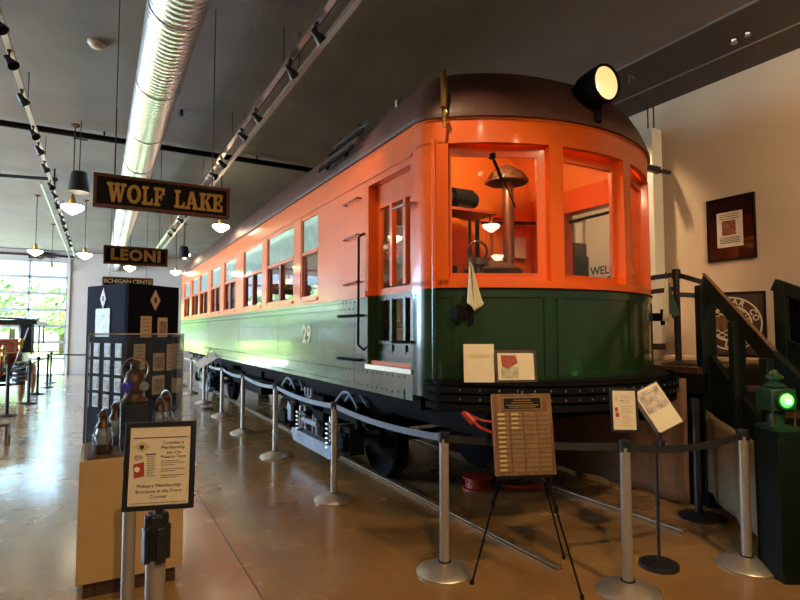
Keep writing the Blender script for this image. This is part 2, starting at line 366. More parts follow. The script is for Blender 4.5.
# outdoors
q=MB(); q.box(-60,40,YB+.2,90,-.2,-.05); struct('ground_lawn',q,M['grass'])
q=MB(); q.box(-60,40,YB+.2,YB+6,-.06,-.03); struct('ground_drive',q,M['whitep'])
def tree(x,y,h,r,label):
    t=thing('tree',(x,y,-.05),label,'tree','trees outside the garage door')
    a=MB(); a.cyl((0,0,0),(0,0,h*.5),.22,.14); a.build('trunk',M['bark'],t)
    c=MB(); rr=random.Random(int(x*10))
    for i in range(620):
        u=rr.uniform(-1,1); th=rr.uniform(0,6.28); rad=r*rr.uniform(.55,1); s_=math.sqrt(1-u*u)
        p=Vector((rad*s_*math.cos(th),rad*s_*math.sin(th),h*.55+rad*u*.9)); n=Vector((rr.uniform(-1,1),rr.uniform(-1,1),rr.uniform(-1,1))).normalized()
        a_=n.orthogonal().normalized(); b_=n.cross(a_); k=.38
        c.add([p-a_*k,p-b_*k*.6,p+a_*k,p+b_*k*.6],[(0,1,2,3)])
    c.build('foliage',M['leaf'],t,smooth=False,fix=False)
tree(-15.5,54,7.5,3.0,'leafy green tree outside, seen at the far left of the garage door')
tree(-10.5,50,7,2.7,'leafy green tree outside, behind the left panes of the garage door')
tree(-6.0,53,7.5,2.7,'leafy green tree outside, behind the middle panes of the garage door')
tree(-2.4,49,6.5,2.4,'leafy green tree outside, behind the right panes of the garage door')
tree(3.0,52,7,2.8,'leafy green tree outside, behind the glazed rear door')
# ================================================================== TRAIN
TX=3.58; TO=(TX,10.5,0)
T=thing('interurban_car',TO,'orange and dark green electric interurban railcar with brown roof on rails','railcar')
XA,XB=2.22,4.94; ZB,ZS,ZW,ZE=1.12,1.38,2.015,3.40; YE=17.9; HW=1.36
CX,CY,RR=3.58,5.007,1.957
def arc(x): return CY-math.sqrt(RR*RR-(x-CX)**2)
left=[(XA,3.77),(XA+.004,3.68),(XA+.03,3.60),(XA+.08,3.54),(2.37,3.47)]
mid=[(2.37+(4.79-2.37)*i/24,arc(2.37+(4.79-2.37)*i/24)) for i in range(1,24)]
right=[(2*CX-x,y) for x,y in left[::-1]]
OUT=left+mid+right
def scaled(pts,d): # offset outward by d
    n=len(pts); o=[]
    for i in range(n):
        a=Vector(pts[max(i-1,0)]); b=Vector(pts[min(i+1,n-1)]); t=(b-a).normalized(); o.append((pts[i][0]+t.y*d,pts[i][1]-t.x*d))
    return o
# windows on the side: (y0,y1,double)
WIN=[(5.93,6.56,0),(6.84,8.14,1),(8.42,9.66,1),(10.26,11.36,1),(11.73,12.83,1),(13.2,14.36,1),(14.6,15.7,1),(16.07,17.19,1)]
WZ0,WZ1,WM=2.07,3.10,2.64
th=.055
def side(x,inn):
    # inn=+1: interior toward +x
    x0,x1=(x,x+th*inn)
    a=MB()  # orange upper wall
    a.box(x0,x1,4.63,YE,ZW,WZ0); a.box(x0,x1,4.63,YE,WZ1,ZE); a.box(x0,x1,3.77,4.63,3.10,ZE)
    ys=[4.63]+[v for w_ in WIN for v in w_[:2]]+[YE]
    for i in range(0,len(ys),2): a.box(x0,x1,ys[i],ys[i+1],WZ0,WZ1)
    a.build('upper_side_panel',M['orange'],T,TO)
    # letter board moulding and belt rail
    a=MB(); e=.012*inn
    a.box(x-e,x,3.5+.27,YE,3.12,3.145); a.box(x-e,x,4.63,YE,2.0,2.06)
    a.build('belt_moulding',M['orange'],T,TO)
    a=MB(); a.box(x0,x1,4.63,YE,ZB,ZW); a.box(x0,x1,3.77,4.63,ZB,ZS-.03); a.box(x-.006*inn,x,3.9,YE,ZB,1.2)
    a.build('lower_side_panel',M['green'],T,TO)
side(XA,1); side(XB,-1)
# rivets on the visible side and front
rv=MB(); rg=MB()
def rivet(b,p,n,r=.010):
    p=Vector(p); n=Vector(n).normalized(); a=n.orthogonal().normalized(); c=n.cross(a)
    vs=[p+(a*math.cos(t*math.pi/3)+c*math.sin(t*math.pi/3))*r for t in range(6)]+[p+n*r*.7]
    b.add(vs,[(i,(i+1)%6,6) for i in range(6)])
y=3.9
while y<YE:
    rivet(rg,(XA-.006,y,1.17),(-1,0,0)); 
    rivet(rg,(XA,y,1.30),(-1,0,0))
    if y>4.7:
        rivet(rg,(XA-.001,y,1.965),(-1,0,0)); rivet(rg,(XA-.001,y+.03,1.90),(-1,0,0))
    y+=.10
for w_ in WIN:
    for yy in (w_[0]-.05,w_[1]+.05):
        z=2.1
        while z<3.1: rivet(rv,(XA,yy,z),(-1,0,0),.006); z+=.07
for yy in (5.15,5.75,4.72):
    z=2.1
    while z<3.3: rivet(rv,(XA,yy,z),(-1,0,0),.006); z+=.09
for yy in (4.9,7.5,9.95,12.9,15.9):
    z=1.2
    while z<1.95: rivet(rg,(XA,yy,z),(-1,0,0),.006); z+=.06
for i in range(0,len(OUT)-1):
    for f in (0,.5):
        px=OUT[i][0]*(1-f)+OUT[i+1][0]*f; py=OUT[i][1]*(1-f)+OUT[i+1][1]*f
        d=Vector((OUT[i+1][0]-OUT[i][0],OUT[i+1][1]-OUT[i][1],0)).normalized(); n=Vector((d.y,-d.x,0))
        rivet(rv,Vector((px,py,3.24)),n,.006)
        if i%2==0: rivet(rg,Vector((px,py,1.965))+n*.004,n,.007)
for px_ in (2.245,2.35,3.15,3.2,3.97,4.01,4.84):
    py=arc(px_) if px_>2.36 and px_<4.79 else 3.58
    if px_<2.3: py=3.6
    z=2.1
    while z<3.1: rivet(rv,(px_,py-.002,z),(-.3 if px_<CX else .3,-1,0),.0055); z+=.06
r1=rv.build('orange_rivets',M['orange'],T,TO); r1['kind']='stuff'
r2=rg.build('green_rivets',M['black'],T,TO); r2['kind']='stuff'
# seams on lower side
sm=MB()
for yy in (4.95,7.55,10.0,12.95,15.95): sm.box(XA-.0012,XA,yy-.04,yy+.04,1.2,1.98)
sm.build('seam_plates',M['green'],T,TO)
# side windows
def side_window(x,inn,y0,y1,dbl):
    o=(x,0,0); n=(inn,0,0)
    f=MB(); f.frame(o,Y,Z,n,y0,y1,WZ0,WZ1,.035,.008,.05)
    f.obox(o,Y,Z,n,y0+.03,y1-.03,WM-.022,WM+.022,.004,.04)
    wn=f.build('window',M['orange'],T,TO)
    f=MB(); f.frame(o,Y,Z,n,y0+.035,y1-.035,WZ0+.0,WM,.03,.03,.055)
    if dbl:
        ym=(y0+y1)/2; f.obox(o,Y,Z,n,ym-.04,ym+.04,WZ0,WM,.01,.055)
    f.build('lower_sash',M['redframe'],wn)
    g=MB(); g.obox(o,Y,Z,n,y0+.04,y1-.04,WZ0+.03,WM,.045,.049); g.build('lower_pane',M['clear'],wn)
    g=MB(); g.obox(o,Y,Z,n,y0+.03,y1-.03,WM,WZ1-.03,.025,.03); g.build('upper_pane',M['teal'],wn)
    f=MB(); f.obox(o,Y,Z,n,y0-.02,y1+.02,WZ0-.035,WZ0,-.03,.01); f.build('sill',M['orange'],wn)
for a_,b_,d_ in WIN: side_window(XA,1,a_,b_,d_); side_window(XB,-1,a_,b_,d_)
# seats inside, far wall posts
fl=MB(); fl.box(XA+.06,XB-.06,3.9,YE,ZS-.05,ZS); fl.add([(p[0],p[1],ZS) for p in scaled(OUT,-.05)],[tuple(range(len(OUT)))]); fl.build('car_floor',M['dwood'],T,TO)
for i in range(11):
    y=6.6+i*1.02
    for x in (2.35,3.95):
        s_=MB(); s_.box(x,x+.9,y,y+.42,ZS+.35,ZS+.47); s_.box(x,x+.9,y+.38,y+.50,ZS+.40,ZS+.95); s_.box(x+.05,x+.85,y+.1,y+.35,ZS,ZS+.35)
        s_.build('bench_seat',M['dwood'],T,TO,bevel=.03)
# end wall of the car at the far end, bulkhead behind the cab
e=MB(); e.box(XA,XB,YE-.06,YE,ZB,ZW); e.box(XA,XB,YE-.06,YE,3.1,3.5); e.box(XA,2.9,YE-.06,YE,ZW,3.1); e.box(4.2,XB,YE-.06,YE,ZW,3.1); e.build('rear_end_panel',M['orange'],T,TO)
bk=MB(); bk.box(3.45,XB-.06,5.25,5.30,ZS,3.36); bk.box(XA+.06,2.40,5.25,5.30,ZS,3.36); bk.box(2.40,3.45,5.25,5.30,3.15,3.36)
RP=[(.05,3.36),(.055,3.44),(.08,3.58),(.12,3.68),(.18,3.77),(.27,3.86),(.41,3.93),(.6,3.98),(1,4.0)]
AR=[(XA+HW*t_,z_) for t_,z_ in RP]; AR=AR+[(2*CX-a_,b_) for a_,b_ in AR[::-1][1:]]
bk.prism(AR,(0,5.25,0),X,Z,Y,0,.05)
bk.box(4.15,4.18,5.22,5.25,ZS,3.1); bk.box(4.75,4.78,5.22,5.25,ZS,3.1); bk.box(4.15,4.78,5.22,5.25,3.08,3.11); bk.box(3.74,XB-.06,5.21,5.25,3.02,3.06)
bk.build('bulkhead',M['orange_in'],T,TO)
# front shell
f=MB(); f.band(OUT,3.16,ZE,.05)
f.build('front_letter_board',M['orange'],T,TO)
f=MB(); f.band(scaled(OUT,.006),3.345,3.385,.02); f.build('front_cornice',M['orange'],T,TO)
f=MB(); f.band(OUT,ZW,2.075,.05); f.build('front_belt_rail',M['orange'],T,TO)
f=MB(); f.band(OUT,ZB+.05,ZW,.05); f.build('front_apron',M['green'],T,TO)
f=MB(); f.band(scaled(OUT,.012)[2:-2],1.94,2.0,.014); f.build('apron_flange',M['green'],T,TO)
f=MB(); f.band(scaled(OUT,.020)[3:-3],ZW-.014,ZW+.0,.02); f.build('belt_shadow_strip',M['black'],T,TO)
# vertical apron ribs
f=MB()
for x_ in (2.42,3.06,3.17,4.0,4.75):
    y_=arc(x_); 
    d=Vector((1,(x_-CX)/math.sqrt(RR*RR-(x_-CX)**2),0)).normalized(); n=Vector((d.y,-d.x,0))
    f=MB(); f.obox((x_,y_,0),d,Z,n,-.03,.03,1.3,1.95,-.01,.012); f.build('apron_rib',M['green'],T,TO)
# posts
def post(pts,z0=2.04,z1=3.18,t=.09):
    q=MB(); q.band(pts,z0,z1,t); return q.build('corner_post' if len(pts)>4 else 'window_post',M['orange'],T,TO)
post(left); post(right)
def arcpts(a,b,n=3): return [(a+(b-a)*i/n,arc(a+(b-a)*i/n)) for i in range(n+1)]
post(arcpts(3.10,3.22)); post(arcpts(3.94,4.06))
# small quarter-round on the posts
q=MB(); q.tube([(2.285,3.545,ZW),(2.285,3.545,3.2)],.02,10); q.build('corner_bead',M['orange'],T,TO)
q=MB(); q.tube([(2.285,3.545,1.3),(2.285,3.545,ZW)],.02,10); q.build('lower_corner_bead',M['green'],T,TO)
q=MB(); q.tube([(2*CX-2.285,3.545,ZW),(2*CX-2.285,3.545,3.2)],.02,10); q.build('corner_bead',M['orange'],T,TO)
q=MB(); q.tube([(2*CX-2.285,3.545,1.3),(2*CX-2.285,3.545,ZW)],.02,10); q.build('lower_corner_bead',M['green'],T,TO)
# front windows
def front_window(A,B,ft):
    A=Vector((*A,0)); B=Vector((*B,0)); d=(B-A); L=d.length; d.normalize(); n=Vector((d.y,-d.x,0))
    q=MB(); q.frame(A,d,Z,n,0,L,2.03,3.20,ft,-.03,.0,tb=.10,tt=.12)
    q.frame(A,d,Z,n,ft-.012,L-ft+.012,2.125,3.085,.012,-.005,.006)
    wn=q.build('front_window',M['orange'],T,TO)
    g=MB(); g.obox(A,d,Z,n,ft,L-ft,2.13,3.08,-.02,-.014); g.build('pane',M['clear'],wn)
    return A,d,n,wn
FA=front_window((2.345,3.55),(3.135,3.165),.095)
front_window((3.14,3.17),(4.02,3.17),.13)
front_window((2*CX-3.135,3.165),(2*CX-2.345,3.55),.095)
# wiper
q=MB(); A,d,n,_=FA
q.tube([A+d*.40+n*.03+Z*3.08,A+d*.44+n*.05+Z*3.02,A+d*.60+n*.03+Z*2.66],.006); q.box(A.x+.36,A.x+.39,A.y-.22,A.y-.17,3.06,3.10); 
q.tube([A+d*.42+n*.04+Z*3.06,A+d*.50+n*.03+Z*2.86],.012)
q.build('wiper',M['black'],T,TO)
# side doors
def door(x,inn,full=True):
    o=(x,0,0); n=(inn,0,0)
    for y0_,y1_ in ((3.77,3.80),(4.60,4.63)): q=MB(); q.obox(o,Y,Z,n,y0_,y1_,ZS-.03,ZW,-.0,.16); q.build('lower_door_jamb',M['green'],T,TO)
    q=MB(); q.obox(o,Y,Z,n,3.77,3.80,ZW,3.06,.002,.16); q.obox(o,Y,Z,n,4.60,4.63,ZW,3.06,.002,.16); q.obox(o,Y,Z,n,3.77,4.63,3.06,3.10,.002,.16)
    q.build('door_jamb',M['orange'],T,TO)
    q=MB(); q.obox(o,Y,Z,n,3.77,4.63,ZS-.05,ZS-.01,-.015,.16); q.build('door_sill',M['champ'],T,TO)
    q=MB(); q.obox(o,Y,Z,n,3.81,4.59,ZS-.01,ZS+.025,.03,.09); q.build('threshold',M['orange'],T,TO)
    if not full: return
    q=MB(); q.frame(o,Y,Z,n,3.80,4.60,ZW,3.06,.07,.09,.13,tb=.06,tt=.22)
    for yy in (4.055,4.30): q.obox(o,Y,Z,n,yy-.022,yy+.022,2.09,2.85,.085,.135)
    dr=q.build('door',M['orange'],T,TO)
    q=MB(); q.frame(o,Y,Z,n,3.80,4.60,ZS+.02,ZW,.07,.09,.13,tb=.10,tt=.05)
    for yy in (4.055,4.30): q.obox(o,Y,Z,n,yy-.022,yy+.022,ZS+.1,1.98,.085,.135)
    q.obox(o,Y,Z,n,3.85,4.55,ZS+.1,1.56,.10,.12); q.obox(o,Y,Z,n,3.85,4.55,1.56,1.59,.08,.13)
    q.build('lower_door_frame',M['green'],dr)
    q=MB(); q.obox(o,Y,Z,n,3.86,4.54,2.09,2.85,.108,.112); q.obox(o,Y,Z,n,3.86,4.54,1.59,1.98,.108,.112); q.build('door_pane',M['clear'],dr)
door(XA,1); door(XB,-1,False)
# roof
EAV=[(XA-.015,YE)]+[(XA-.015,y_) for y_ in (16,14,12,10,8,6,5,4.4,4.0)]+scaled(OUT,.018)
EAV=EAV+[(2*CX-x,y) for x,y in EAV[:10]][::-1]
PROF=[(0,3.37),(.0,3.39),(.018,3.48),(.045,3.58),(.085,3.69),(.15,3.80),(.25,3.89),(.40,3.965),(.6,4.015),(.8,4.035),(1,4.04)]
rf=MB(); vs=[]
for x,y in EAV:
    if y>=4.35: sp=(CX,y); L=HW
    else: sp=(CX,4.55); L=HW
    for t,z in PROF: vs.append((x+(sp[0]-x)*t,y+(sp[1]-y)*t,z))
k=len(PROF); fs=[]
for i in range(len(EAV)-1):
    for j in range(k-1): fs.append((i*k+j,(i+1)*k+j,(i+1)*k+j+1,i*k+j+1))
rf.add(vs,fs); ro=rf.build('roof',M['roof'],T,TO,solid=.02)
ln=MB(); vs=[]
for x,y in EAV:
    sp=(CX,y) if y>=4.35 else (CX,4.55)
    for t_,z_ in RP: vs.append((x+(sp[0]-x)*t_,y+(sp[1]-y)*t_,z_-.01))
k=len(RP); ln.add(vs,[(i*k+j,(i+1)*k+j,(i+1)*k+j+1,i*k+j+1) for i in range(len(EAV)-1) for j in range(k-1)])
ln.build('ceiling_lining',M['orange_in'],ro,TO)
# gutter lip
q=MB(); q.band(scaled(EAV[:] ,.012),3.365,3.395,.03); q.build('roof_gutter',M['roof'],ro)
q=MB(); q.tube([(2.37,3.52,3.76),(2.35,3.49,3.68),(2.32,3.44,3.56),(2.305,3.43,3.42)],.028,8); q.tube([(2.305,3.41,3.40),(2.305,3.43,3.26)],.012,8); q.torus((2.305,3.41,3.37),(1,0,0),.022,.007,16,6); q.build('roof_bracket',M['brass'],ro)
q=MB(); q.box(2.37,2.40,4.3,4.34,3.76,3.83); q.build('roof_stud',M['pole'],ro)
# roof board rack at the side
for i in range(4):
    q=MB(); q.obox((2.165+.035*i,4.72,3.47+.075*i),Y,Vector((.35,0,.94)),Vector((-.94,0,.35)),-.05*i+.05,.95-.06*i,-.022,.022,.03,.05); q.build('roof_slat',M['black'] if i%2==0 else M['steel'],ro)
for yy in (4.95,5.45):
    q=MB(); q.bar((2.13,yy,3.44),(2.30,yy,3.80),.03,.03); q.build('roof_rack',M['black'],ro)
# headlight
hx,hy,hz=3.50,2.88,3.665
ax=Vector((-.02,-1,-.04)).normalized()
h=MB(); h.lathe([(.0,.30),(.09,.28),(.13,.2),(.150,.08),(.155,0),(.150,-.012),(.135,-.012),(.132,0)],(hx,hy,hz),-ax*1.0 if False else -ax,n=32)
hd=h.build('headlight',M['black'],T,TO)
h=MB(); h.lathe([(.133,-.0),(.12,.03),(.08,.07),(.03,.09),(0,.092)],(hx,hy,hz),-ax,n=32); h.build('reflector',M['headl'],hd)
h=MB(); h.lathe([(0,-.02),(.02,0),(.024,.02),(.015,.045),(0,.05)],Vector((hx,hy,hz))-ax*.045+Vector((-.05,0,-.035)),-ax,n=12); h.build('bulb',M['bulb'],hd)
h=MB(); h.cyl((hx+.06,hy+.14,3.4),(hx+.06,hy+.14,3.62),.03); h.build('headlight_bracket',M['black'],hd)
# bumper
BP=[(XA+.03,3.62)]+[( TX-1.45+2.9*i/28, 2.78+ .78*abs(2*i/28-1)**2.6) for i in range(1,28)]+[(2*CX-XA-.03,3.62)]
q=MB()
for z0,z1,d in ((1.285,1.305,.0),(1.225,1.265,.02),(1.16,1.205,.02),(1.09,1.14,.0)): q.band(scaled(BP,d),z0,z1,.05)
q.band(scaled(BP,-.03),1.08,1.30,.05)
bp_=q.build('bumper',M['black'],T,TO)
q=MB(); q.add([(x,y,1.30) for x,y in BP]+[(x,y,1.30) for x,y in OUT[::-1]],[]); 
n=len(BP); q=MB(); nn=30
import bisect
def at(poly,t):
    L=[0]
    for i in range(len(poly)-1): L.append(L[-1]+math.dist(poly[i],poly[i+1]))
    s_=t*L[-1]; i=min(max(bisect.bisect_left(L,s_)-1,0),len(poly)-2); f_=(s_-L[i])/(L[i+1]-L[i])
    return (poly[i][0]*(1-f_)+poly[i+1][0]*f_,poly[i][1]*(1-f_)+poly[i+1][1]*f_)
for i in range(nn):
    a,b,c,d_=at(BP,i/nn),at(BP,(i+1)/nn),at(OUT,(i+1)/nn),at(OUT,i/nn)
    q.add([(*a,1.305),(*b,1.305),(*c,1.305),(*d_,1.305),(*a,1.28),(*b,1.28),(*c,1.28),(*d_,1.28)],[(0,1,2,3),(7,6,5,4),(0,4,5,1),(3,2,6,7)])
q.build('bumper_deck',M['black'],T,TO)
bb=MB()
for i in range(2,28):
    p=BP[i]; 
    for z in (1.245,1.18): rivet(bb,(p[0],p[1]-.024,z),(0,-1,0),.011)
bb.build('bumper_bolts',M['steel'],T,TO)
# grab rails and hinges beside door
def rod(pts,r,name,m): q=MB(); q.tube(pts,r,8); return q.build(name,m,T,TO)
rod([(XA-.0,4.68,2.62),(XA-.06,4.68,2.58),(XA-.06,4.68,1.55),(XA,4.68,1.50)],.012,'grab_rail',M['black'])
for z in (2.98,2.62,2.16): rod([(XA,4.75,z),(XA-.05,4.76,z),(XA-.05,5.08,z-.01),(XA,5.10,z-.01)],.009,'hand_hold',M['redframe'])
for z in (1.83,1.40): rod([(XA,4.72,z),(XA-.05,4.74,z),(XA-.05,5.2,z),(XA,5.22,z)],.013,'hand_hold',M['black'])
rod([(XA-.01,3.73,2.72),(XA-.08,3.74,2.70),(XA-.09,3.95,2.70)],.012,'latch_arm',M['redframe'])
rod([(XA-.01,3.80,1.59),(XA-.07,3.80,1.59),(XA-.07,3.98,1.59)],.014,'latch_arm',M['black'])
# number 29
q=MB(); q.text('29',.30,(XA-.004,6.30,1.63),(0,-1,0),Z,(-1,0,0),off=.008,ext=.002); q.build('number_lettering',M['palegold'],T,TO)
# brackets that hold the flags
q=MB(); q.box(2.37,2.50,3.36,3.44,1.78,1.86); q.cyl((2.50,3.36,1.74),(2.50,3.36,1.90),.022); q.cyl((2.40,3.38,1.76),(2.40,3.38,1.88),.03); q.build('flag_bracket',M['black'],T,TO)
q=MB(); q.box(4.90,5.02,3.46,3.54,1.78,1.86); q.cyl((5.02,3.50,1.74),(5.02,3.50,1.90),.022); q.build('flag_bracket',M['black'],T,TO)
# cab fittings
st=MB(); st.lathe([(.24,0),(.26,.04),(.25,.5),(.27,.52),(.31,.60),(.31,.63),(.24,.68),(.12,.72),(.05,.73),(.05,.76),(.0,.78)],(3.60,4.45,ZS+.30)); 
for a_ in range(3):
    t_=a_*2.09; st.cyl((3.60+.2*math.cos(t_),4.45+.2*math.sin(t_),ZS),(3.60+.18*math.cos(t_),4.45+.18*math.sin(t_),ZS+.32),.02)
sv=st.build('stove',M['stove'],T,TO)
q=MB(); q.cyl((3.82,4.45,2.32),(3.82,4.45,3.30),.062,n=20); q.build('flue_pipe',M['flue'],sv)
q=MB(); q.lathe([(.04,.19),(.17,.12),(.235,.03),(.235,.0),(.20,.0),(.05,.08)],(3.80,4.45,3.27),n=8); q.build('flue_hood',M['dwood'],sv)
q=MB(); q.box(3.1,3.75,4.55,4.9,2.94,2.97); q.box(3.12,3.15,4.57,4.60,ZS,2.94); q.box(3.68,3.71,4.57,4.60,ZS,2.94); q.build('cab_shelf',M['redframe'],T,TO)
q=MB(); q.cyl((3.25,4.7,3.10),(3.50,4.7,3.10),.11,n=20); q.cyl((3.50,4.7,3.10),(3.56,4.7,3.10),.08,n=20); q.cyl((3.25,4.7,3.10),(3.20,4.7,3.10),.06); q.box(3.28,3.48,4.62,4.78,2.97,3.03); q.build('cab_motor',M['black'],T,TO)
q=MB(); q.cyl((3.44,4.5,ZS),(3.44,4.5,2.85),.022); q.cyl((3.38,4.55,ZS),(3.38,4.55,2.85),.015); q.build('control_pipe',M['black'],T,TO)
q=MB(); q.cyl((3.02,3.95,ZS),(3.02,3.95,2.28),.05); q.cyl((3.02,3.95,2.28),(3.02,3.95,2.34),.10,n=20); q.torus((3.06,4.0,2.42),(.3,1,.1),.09,.012,24,8); q.build('brake_stand',M['stove'],T,TO)
q=MB(); q.cyl((2.70,4.0,ZS),(2.70,4.0,2.18),.06); q.box(2.62,2.78,3.93,4.07,2.14,2.26); q.cyl((2.7,4.0,2.26),(2.7,4.0,2.33),.03); q.build('controller',M['black'],T,TO)
q=MB(); q.box(4.42,4.72,5.17,5.20,2.60,2.86); q.build('notice_board',M['white'],T,TO)
q=MB(); q.tube([(4.0,5.15,2.98),(4.9,4.7,2.98),(4.85,3.9,2.98)],.018); q.build('cord_pipe',M['black'],T,TO)
q=MB(); q.lathe([(0,0),(.06,-.02),(.085,-.05),(.06,-.09),(0,-.105)],(3.15,4.05,3.70),n=20); q.build('cab_lamp',M['shade'],T,TO)
light('POINT','cab_lamp_light',(3.15,4.05,3.50),38,(1,.74,.44),rad=.06).parent=None
for yy in (8.0,12.0,16):  # unseen aisle lamps, added so the far windows look redder
    q=MB(); q.lathe([(0,0),(.09,-.02),(.12,-.05),(.09,-.10),(0,-.12)],(CX,yy,3.88),n=20); q.build('saloon_fill_lamp',M['shade'],T,TO)
# underframe
q=MB(); q.box(XA+.22,XB-.22,4.0,YE-.3,1.0,1.14); q.box(2.6,2.75,3.3,YE,.86,1.12); q.box(4.4,4.55,3.3,YE,.86,1.12); q.box(3.0,4.3,3.35,3.8,.95,1.15)
q.build('underframe',M['black'],T,TO)
q=MB(); q.box(2.55,3.2,9.6,10.8,.55,1.0); q.box(2.6,3.1,11.3,12.1,.6,1.0); q.cyl((2.9,8.9,.82),(2.9,9.5,.82),.16); q.build('equipment_box',M['black'],T,TO)
for (a_,b_) in ((8.7,.92),):
    q=MB(); q.tube([(2.45,7.6,1.02),(2.45,8.6,.84),(2.45,11.6,.84),(2.45,12.6,1.02)],.02); q.build('truss_rod',M['black'],T,TO)
def truck(yc):
    q=MB(); q.box(2.50,2.58,yc-1.5,yc+1.5,.66,.78); q.box(4.58,4.66,yc-1.5,yc+1.5,.66,.78); q.box(2.5,4.66,yc-.2,yc+.2,.5,.85)
    q.box(2.5,4.66,yc-1.5,yc-1.42,.64,.76); q.box(2.5,4.66,yc+1.42,yc+1.5,.64,.76)
    tk=q.build('truck',M['black'],T,TO)
    for s_ in (-1,1):
        yw=yc+s_*1.05
        for x,dx in ((2.86,1),(4.30,-1)):
            q=MB(); q.lathe([(.06,-.02),(.10,-.03),(.12,.02),(.20,.045),(.34,.04),(.385,.0),(.42,.0),(.42,.09),(.45,.10),(.45,.125),(.39,.125),(.06,.09)],(x,yw,.45),(dx,0,0),n=40)
            q.build('wheel',M['black'],tk)
            q=MB(); q.torus((x-.002*dx,yw,.45),(1,0,0),.40,.012,40,6); q.build('wheel_rim',M['black'],tk)
        q=MB(); q.cyl((2.45,yw,.45),(4.71,yw,.45),.06); q.build('axle',M['steel'],tk)
        q=MB(); q.box(2.42,2.60,yw-.14,yw+.14,.32,.62); q.cyl((2.36,yw,.45),(2.43,yw,.45),.11,n=12); q.box(2.38,2.46,yw-.10,yw+.10,.36,.56)
        for a_ in range(6): q.cyl((2.35,yw+.085*math.cos(a_),.45+.085*math.sin(a_)),(2.38,yw+.085*math.cos(a_),.45+.085*math.sin(a_)),.014,n=8)
        q.build('journal_box',M['black'],tk,bevel=.012)
        q=MB(); q.cyl((2.50,yw-.22,.62),(2.50,yw-.22,.90),.05,n=20); q.build('spring_post',M['black'],tk)
        q=MB()
        # twin leaf arcs above the wheel
        for dx in (0,.12):
            q.tube([(2.44+dx,yw-.30+.6*i/12,.86+.14*math.sin(math.pi*i/12)) for i in range(13)],.017,6)
        q.build('equaliser_spring',M['greypaint'],tk)
    for s_ in (-1,1):
        q=MB()
        for zz in range(6): q.torus((2.47,yc+s_*.55,.30+.055*zz),Z,.065,.016,18,6)
        q.cyl((2.47,yc+s_*.55,.25),(2.47,yc+s_*.55,.66),.03)
        q.build('coil_spring',M['steel'],tk)
    q=MB(); q.prism([(-.78,.30),(-.66,.20),(.66,.20),(.78,.30),(.74,.36),(-.74,.36)],(0,yc,-.02),Y,Z,X,2.40,2.52); q.build('spring_plank',M['greypaint'],tk)
    q=MB(); q.prism([(-.98,.42),(-.98,.60),(-.90,.68),(-.80,.60),(-.80,.42)],(0,yc,0),Y,Z,X,2.36,2.40); q.prism([(.80,.42),(.80,.62),(.94,.68),(.98,.60),(.98,.42)],(0,yc,0),Y,Z,X,2.40,2.44); q.build('guard_plate',M['greypaint'],tk)
    q=MB(); q.cyl((2.40,yc-.25,.52),(2.40,yc+.25,.52),.035); q.tube([(2.40,yc-.25,.40),(2.38,yc-.28,.58),(2.40,yc-.12,.62),(2.40,yc-.1,.40)],.018); q.tube([(2.40,yc+.15,.40),(2.38,yc+.13,.58),(2.40,yc+.28,.62),(2.40,yc+.3,.40)],.018); q.build('swing_hanger',M['greypaint'],tk)
    q=MB(); q.tube([(2.30,yc-.32,.98),(2.30,yc-.31,.88),(2.30,yc-.24,.86),(2.30,yc-.21,.92),(2.30,yc-.21,.98)],.018); q.tube([(2.30,yc-.21,.92),(2.30,yc-.18,.86),(2.30,yc-.11,.88),(2.30,yc-.10,.98)],.018); q.build('chain_hook',M['greypaint'],tk)
truck(6.65); truck(14.6)
# ------------------------------------------------------------------ rails
for i,x in enumerate((2.88,4.31)):
    q=MB()
    q.prism([(-.04,0),(.04,0),(.035,.006),(.012,.010),(.012,.018),(.030,.022),(.030,.030),(-.030,.030),(-.030,.022),(-.012,.018),(-.012,.010),(-.035,.006)],(x,0,0),X,Z,Y,2.86,YE+2)
    o=q.build('rail',M['railm'],None,(x,10,0)); tag(o,('near steel rail set in the floor, ending beside the easel tripod','far steel rail set in the floor, ending below the tilted sign stand')[i],'rail','rails under the railcar')
# ================================================================== STANCHIONS
def stanchion_parts(t,pm,bm,h=.97):
    q=MB(); q.lathe([(0,.0),(.195,.0),(.198,.010),(.192,.018),(.13,.045),(.07,.068),(.045,.073),(0,.073)],n=40); q.build('base',bm,t)
    q=MB(); q.cyl((0,0,.07),(0,0,h-.05),.034,n=24); q.build('pole',pm,t)
    q=MB(); q.cyl((0,0,.068),(0,0,.08),.045,n=24); q.build('collar',M['blackm'],t)
    q=MB(); q.cyl((0,0,h-.07),(0,0,h),.033,n=24); 
    for a_ in range(4): q.obox((0,0,0),(math.cos(a_*math.pi/2),math.sin(a_*math.pi/2),0),(-math.sin(a_*math.pi/2),math.cos(a_*math.pi/2),0),Z,.02,.040,-.016,.016,h-.075,h-.005)
    q.build('belt_head',M['blackm'],t,bevel=.003)
def belt(t,a,b,m,z0=.925,z1=.925,w=.05,sag=.04):
    a=Vector((a[0],a[1],0)); b=Vector((b[0],b[1],0)); d=(b-a); n=Vector((-d.y,d.x,0)).normalized(); q=MB(); N=14
    vs=[]
    for i in range(N+1):
        f_=i/N; p=a+d*f_; z=z0+(z1-z0)*f_-sag*4*f_*(1-f_)
        for s_,k_ in ((-1,-1),(-1,1),(1,1),(1,-1)): vs.append(p+n*.0015*s_+Z*(z+k_*w/2))
    fs=[(0,1,2,3)]+[(i*4+k,(i+1)*4+k,(i+1)*4+(k+1)%4,i*4+(k+1)%4) for i in range(N) for k in range(4)]
    q.add(vs,fs); o=q.build('belt',m,t,t.location); o['nocopy']=1; return o
L0=[(2.16,3.23),(2.10,5.11),(2.12,7.24),(2.13,9.15),(2.18,11.15),(2.20,13.35),(2.22,15.45),(2.26,17.8)]
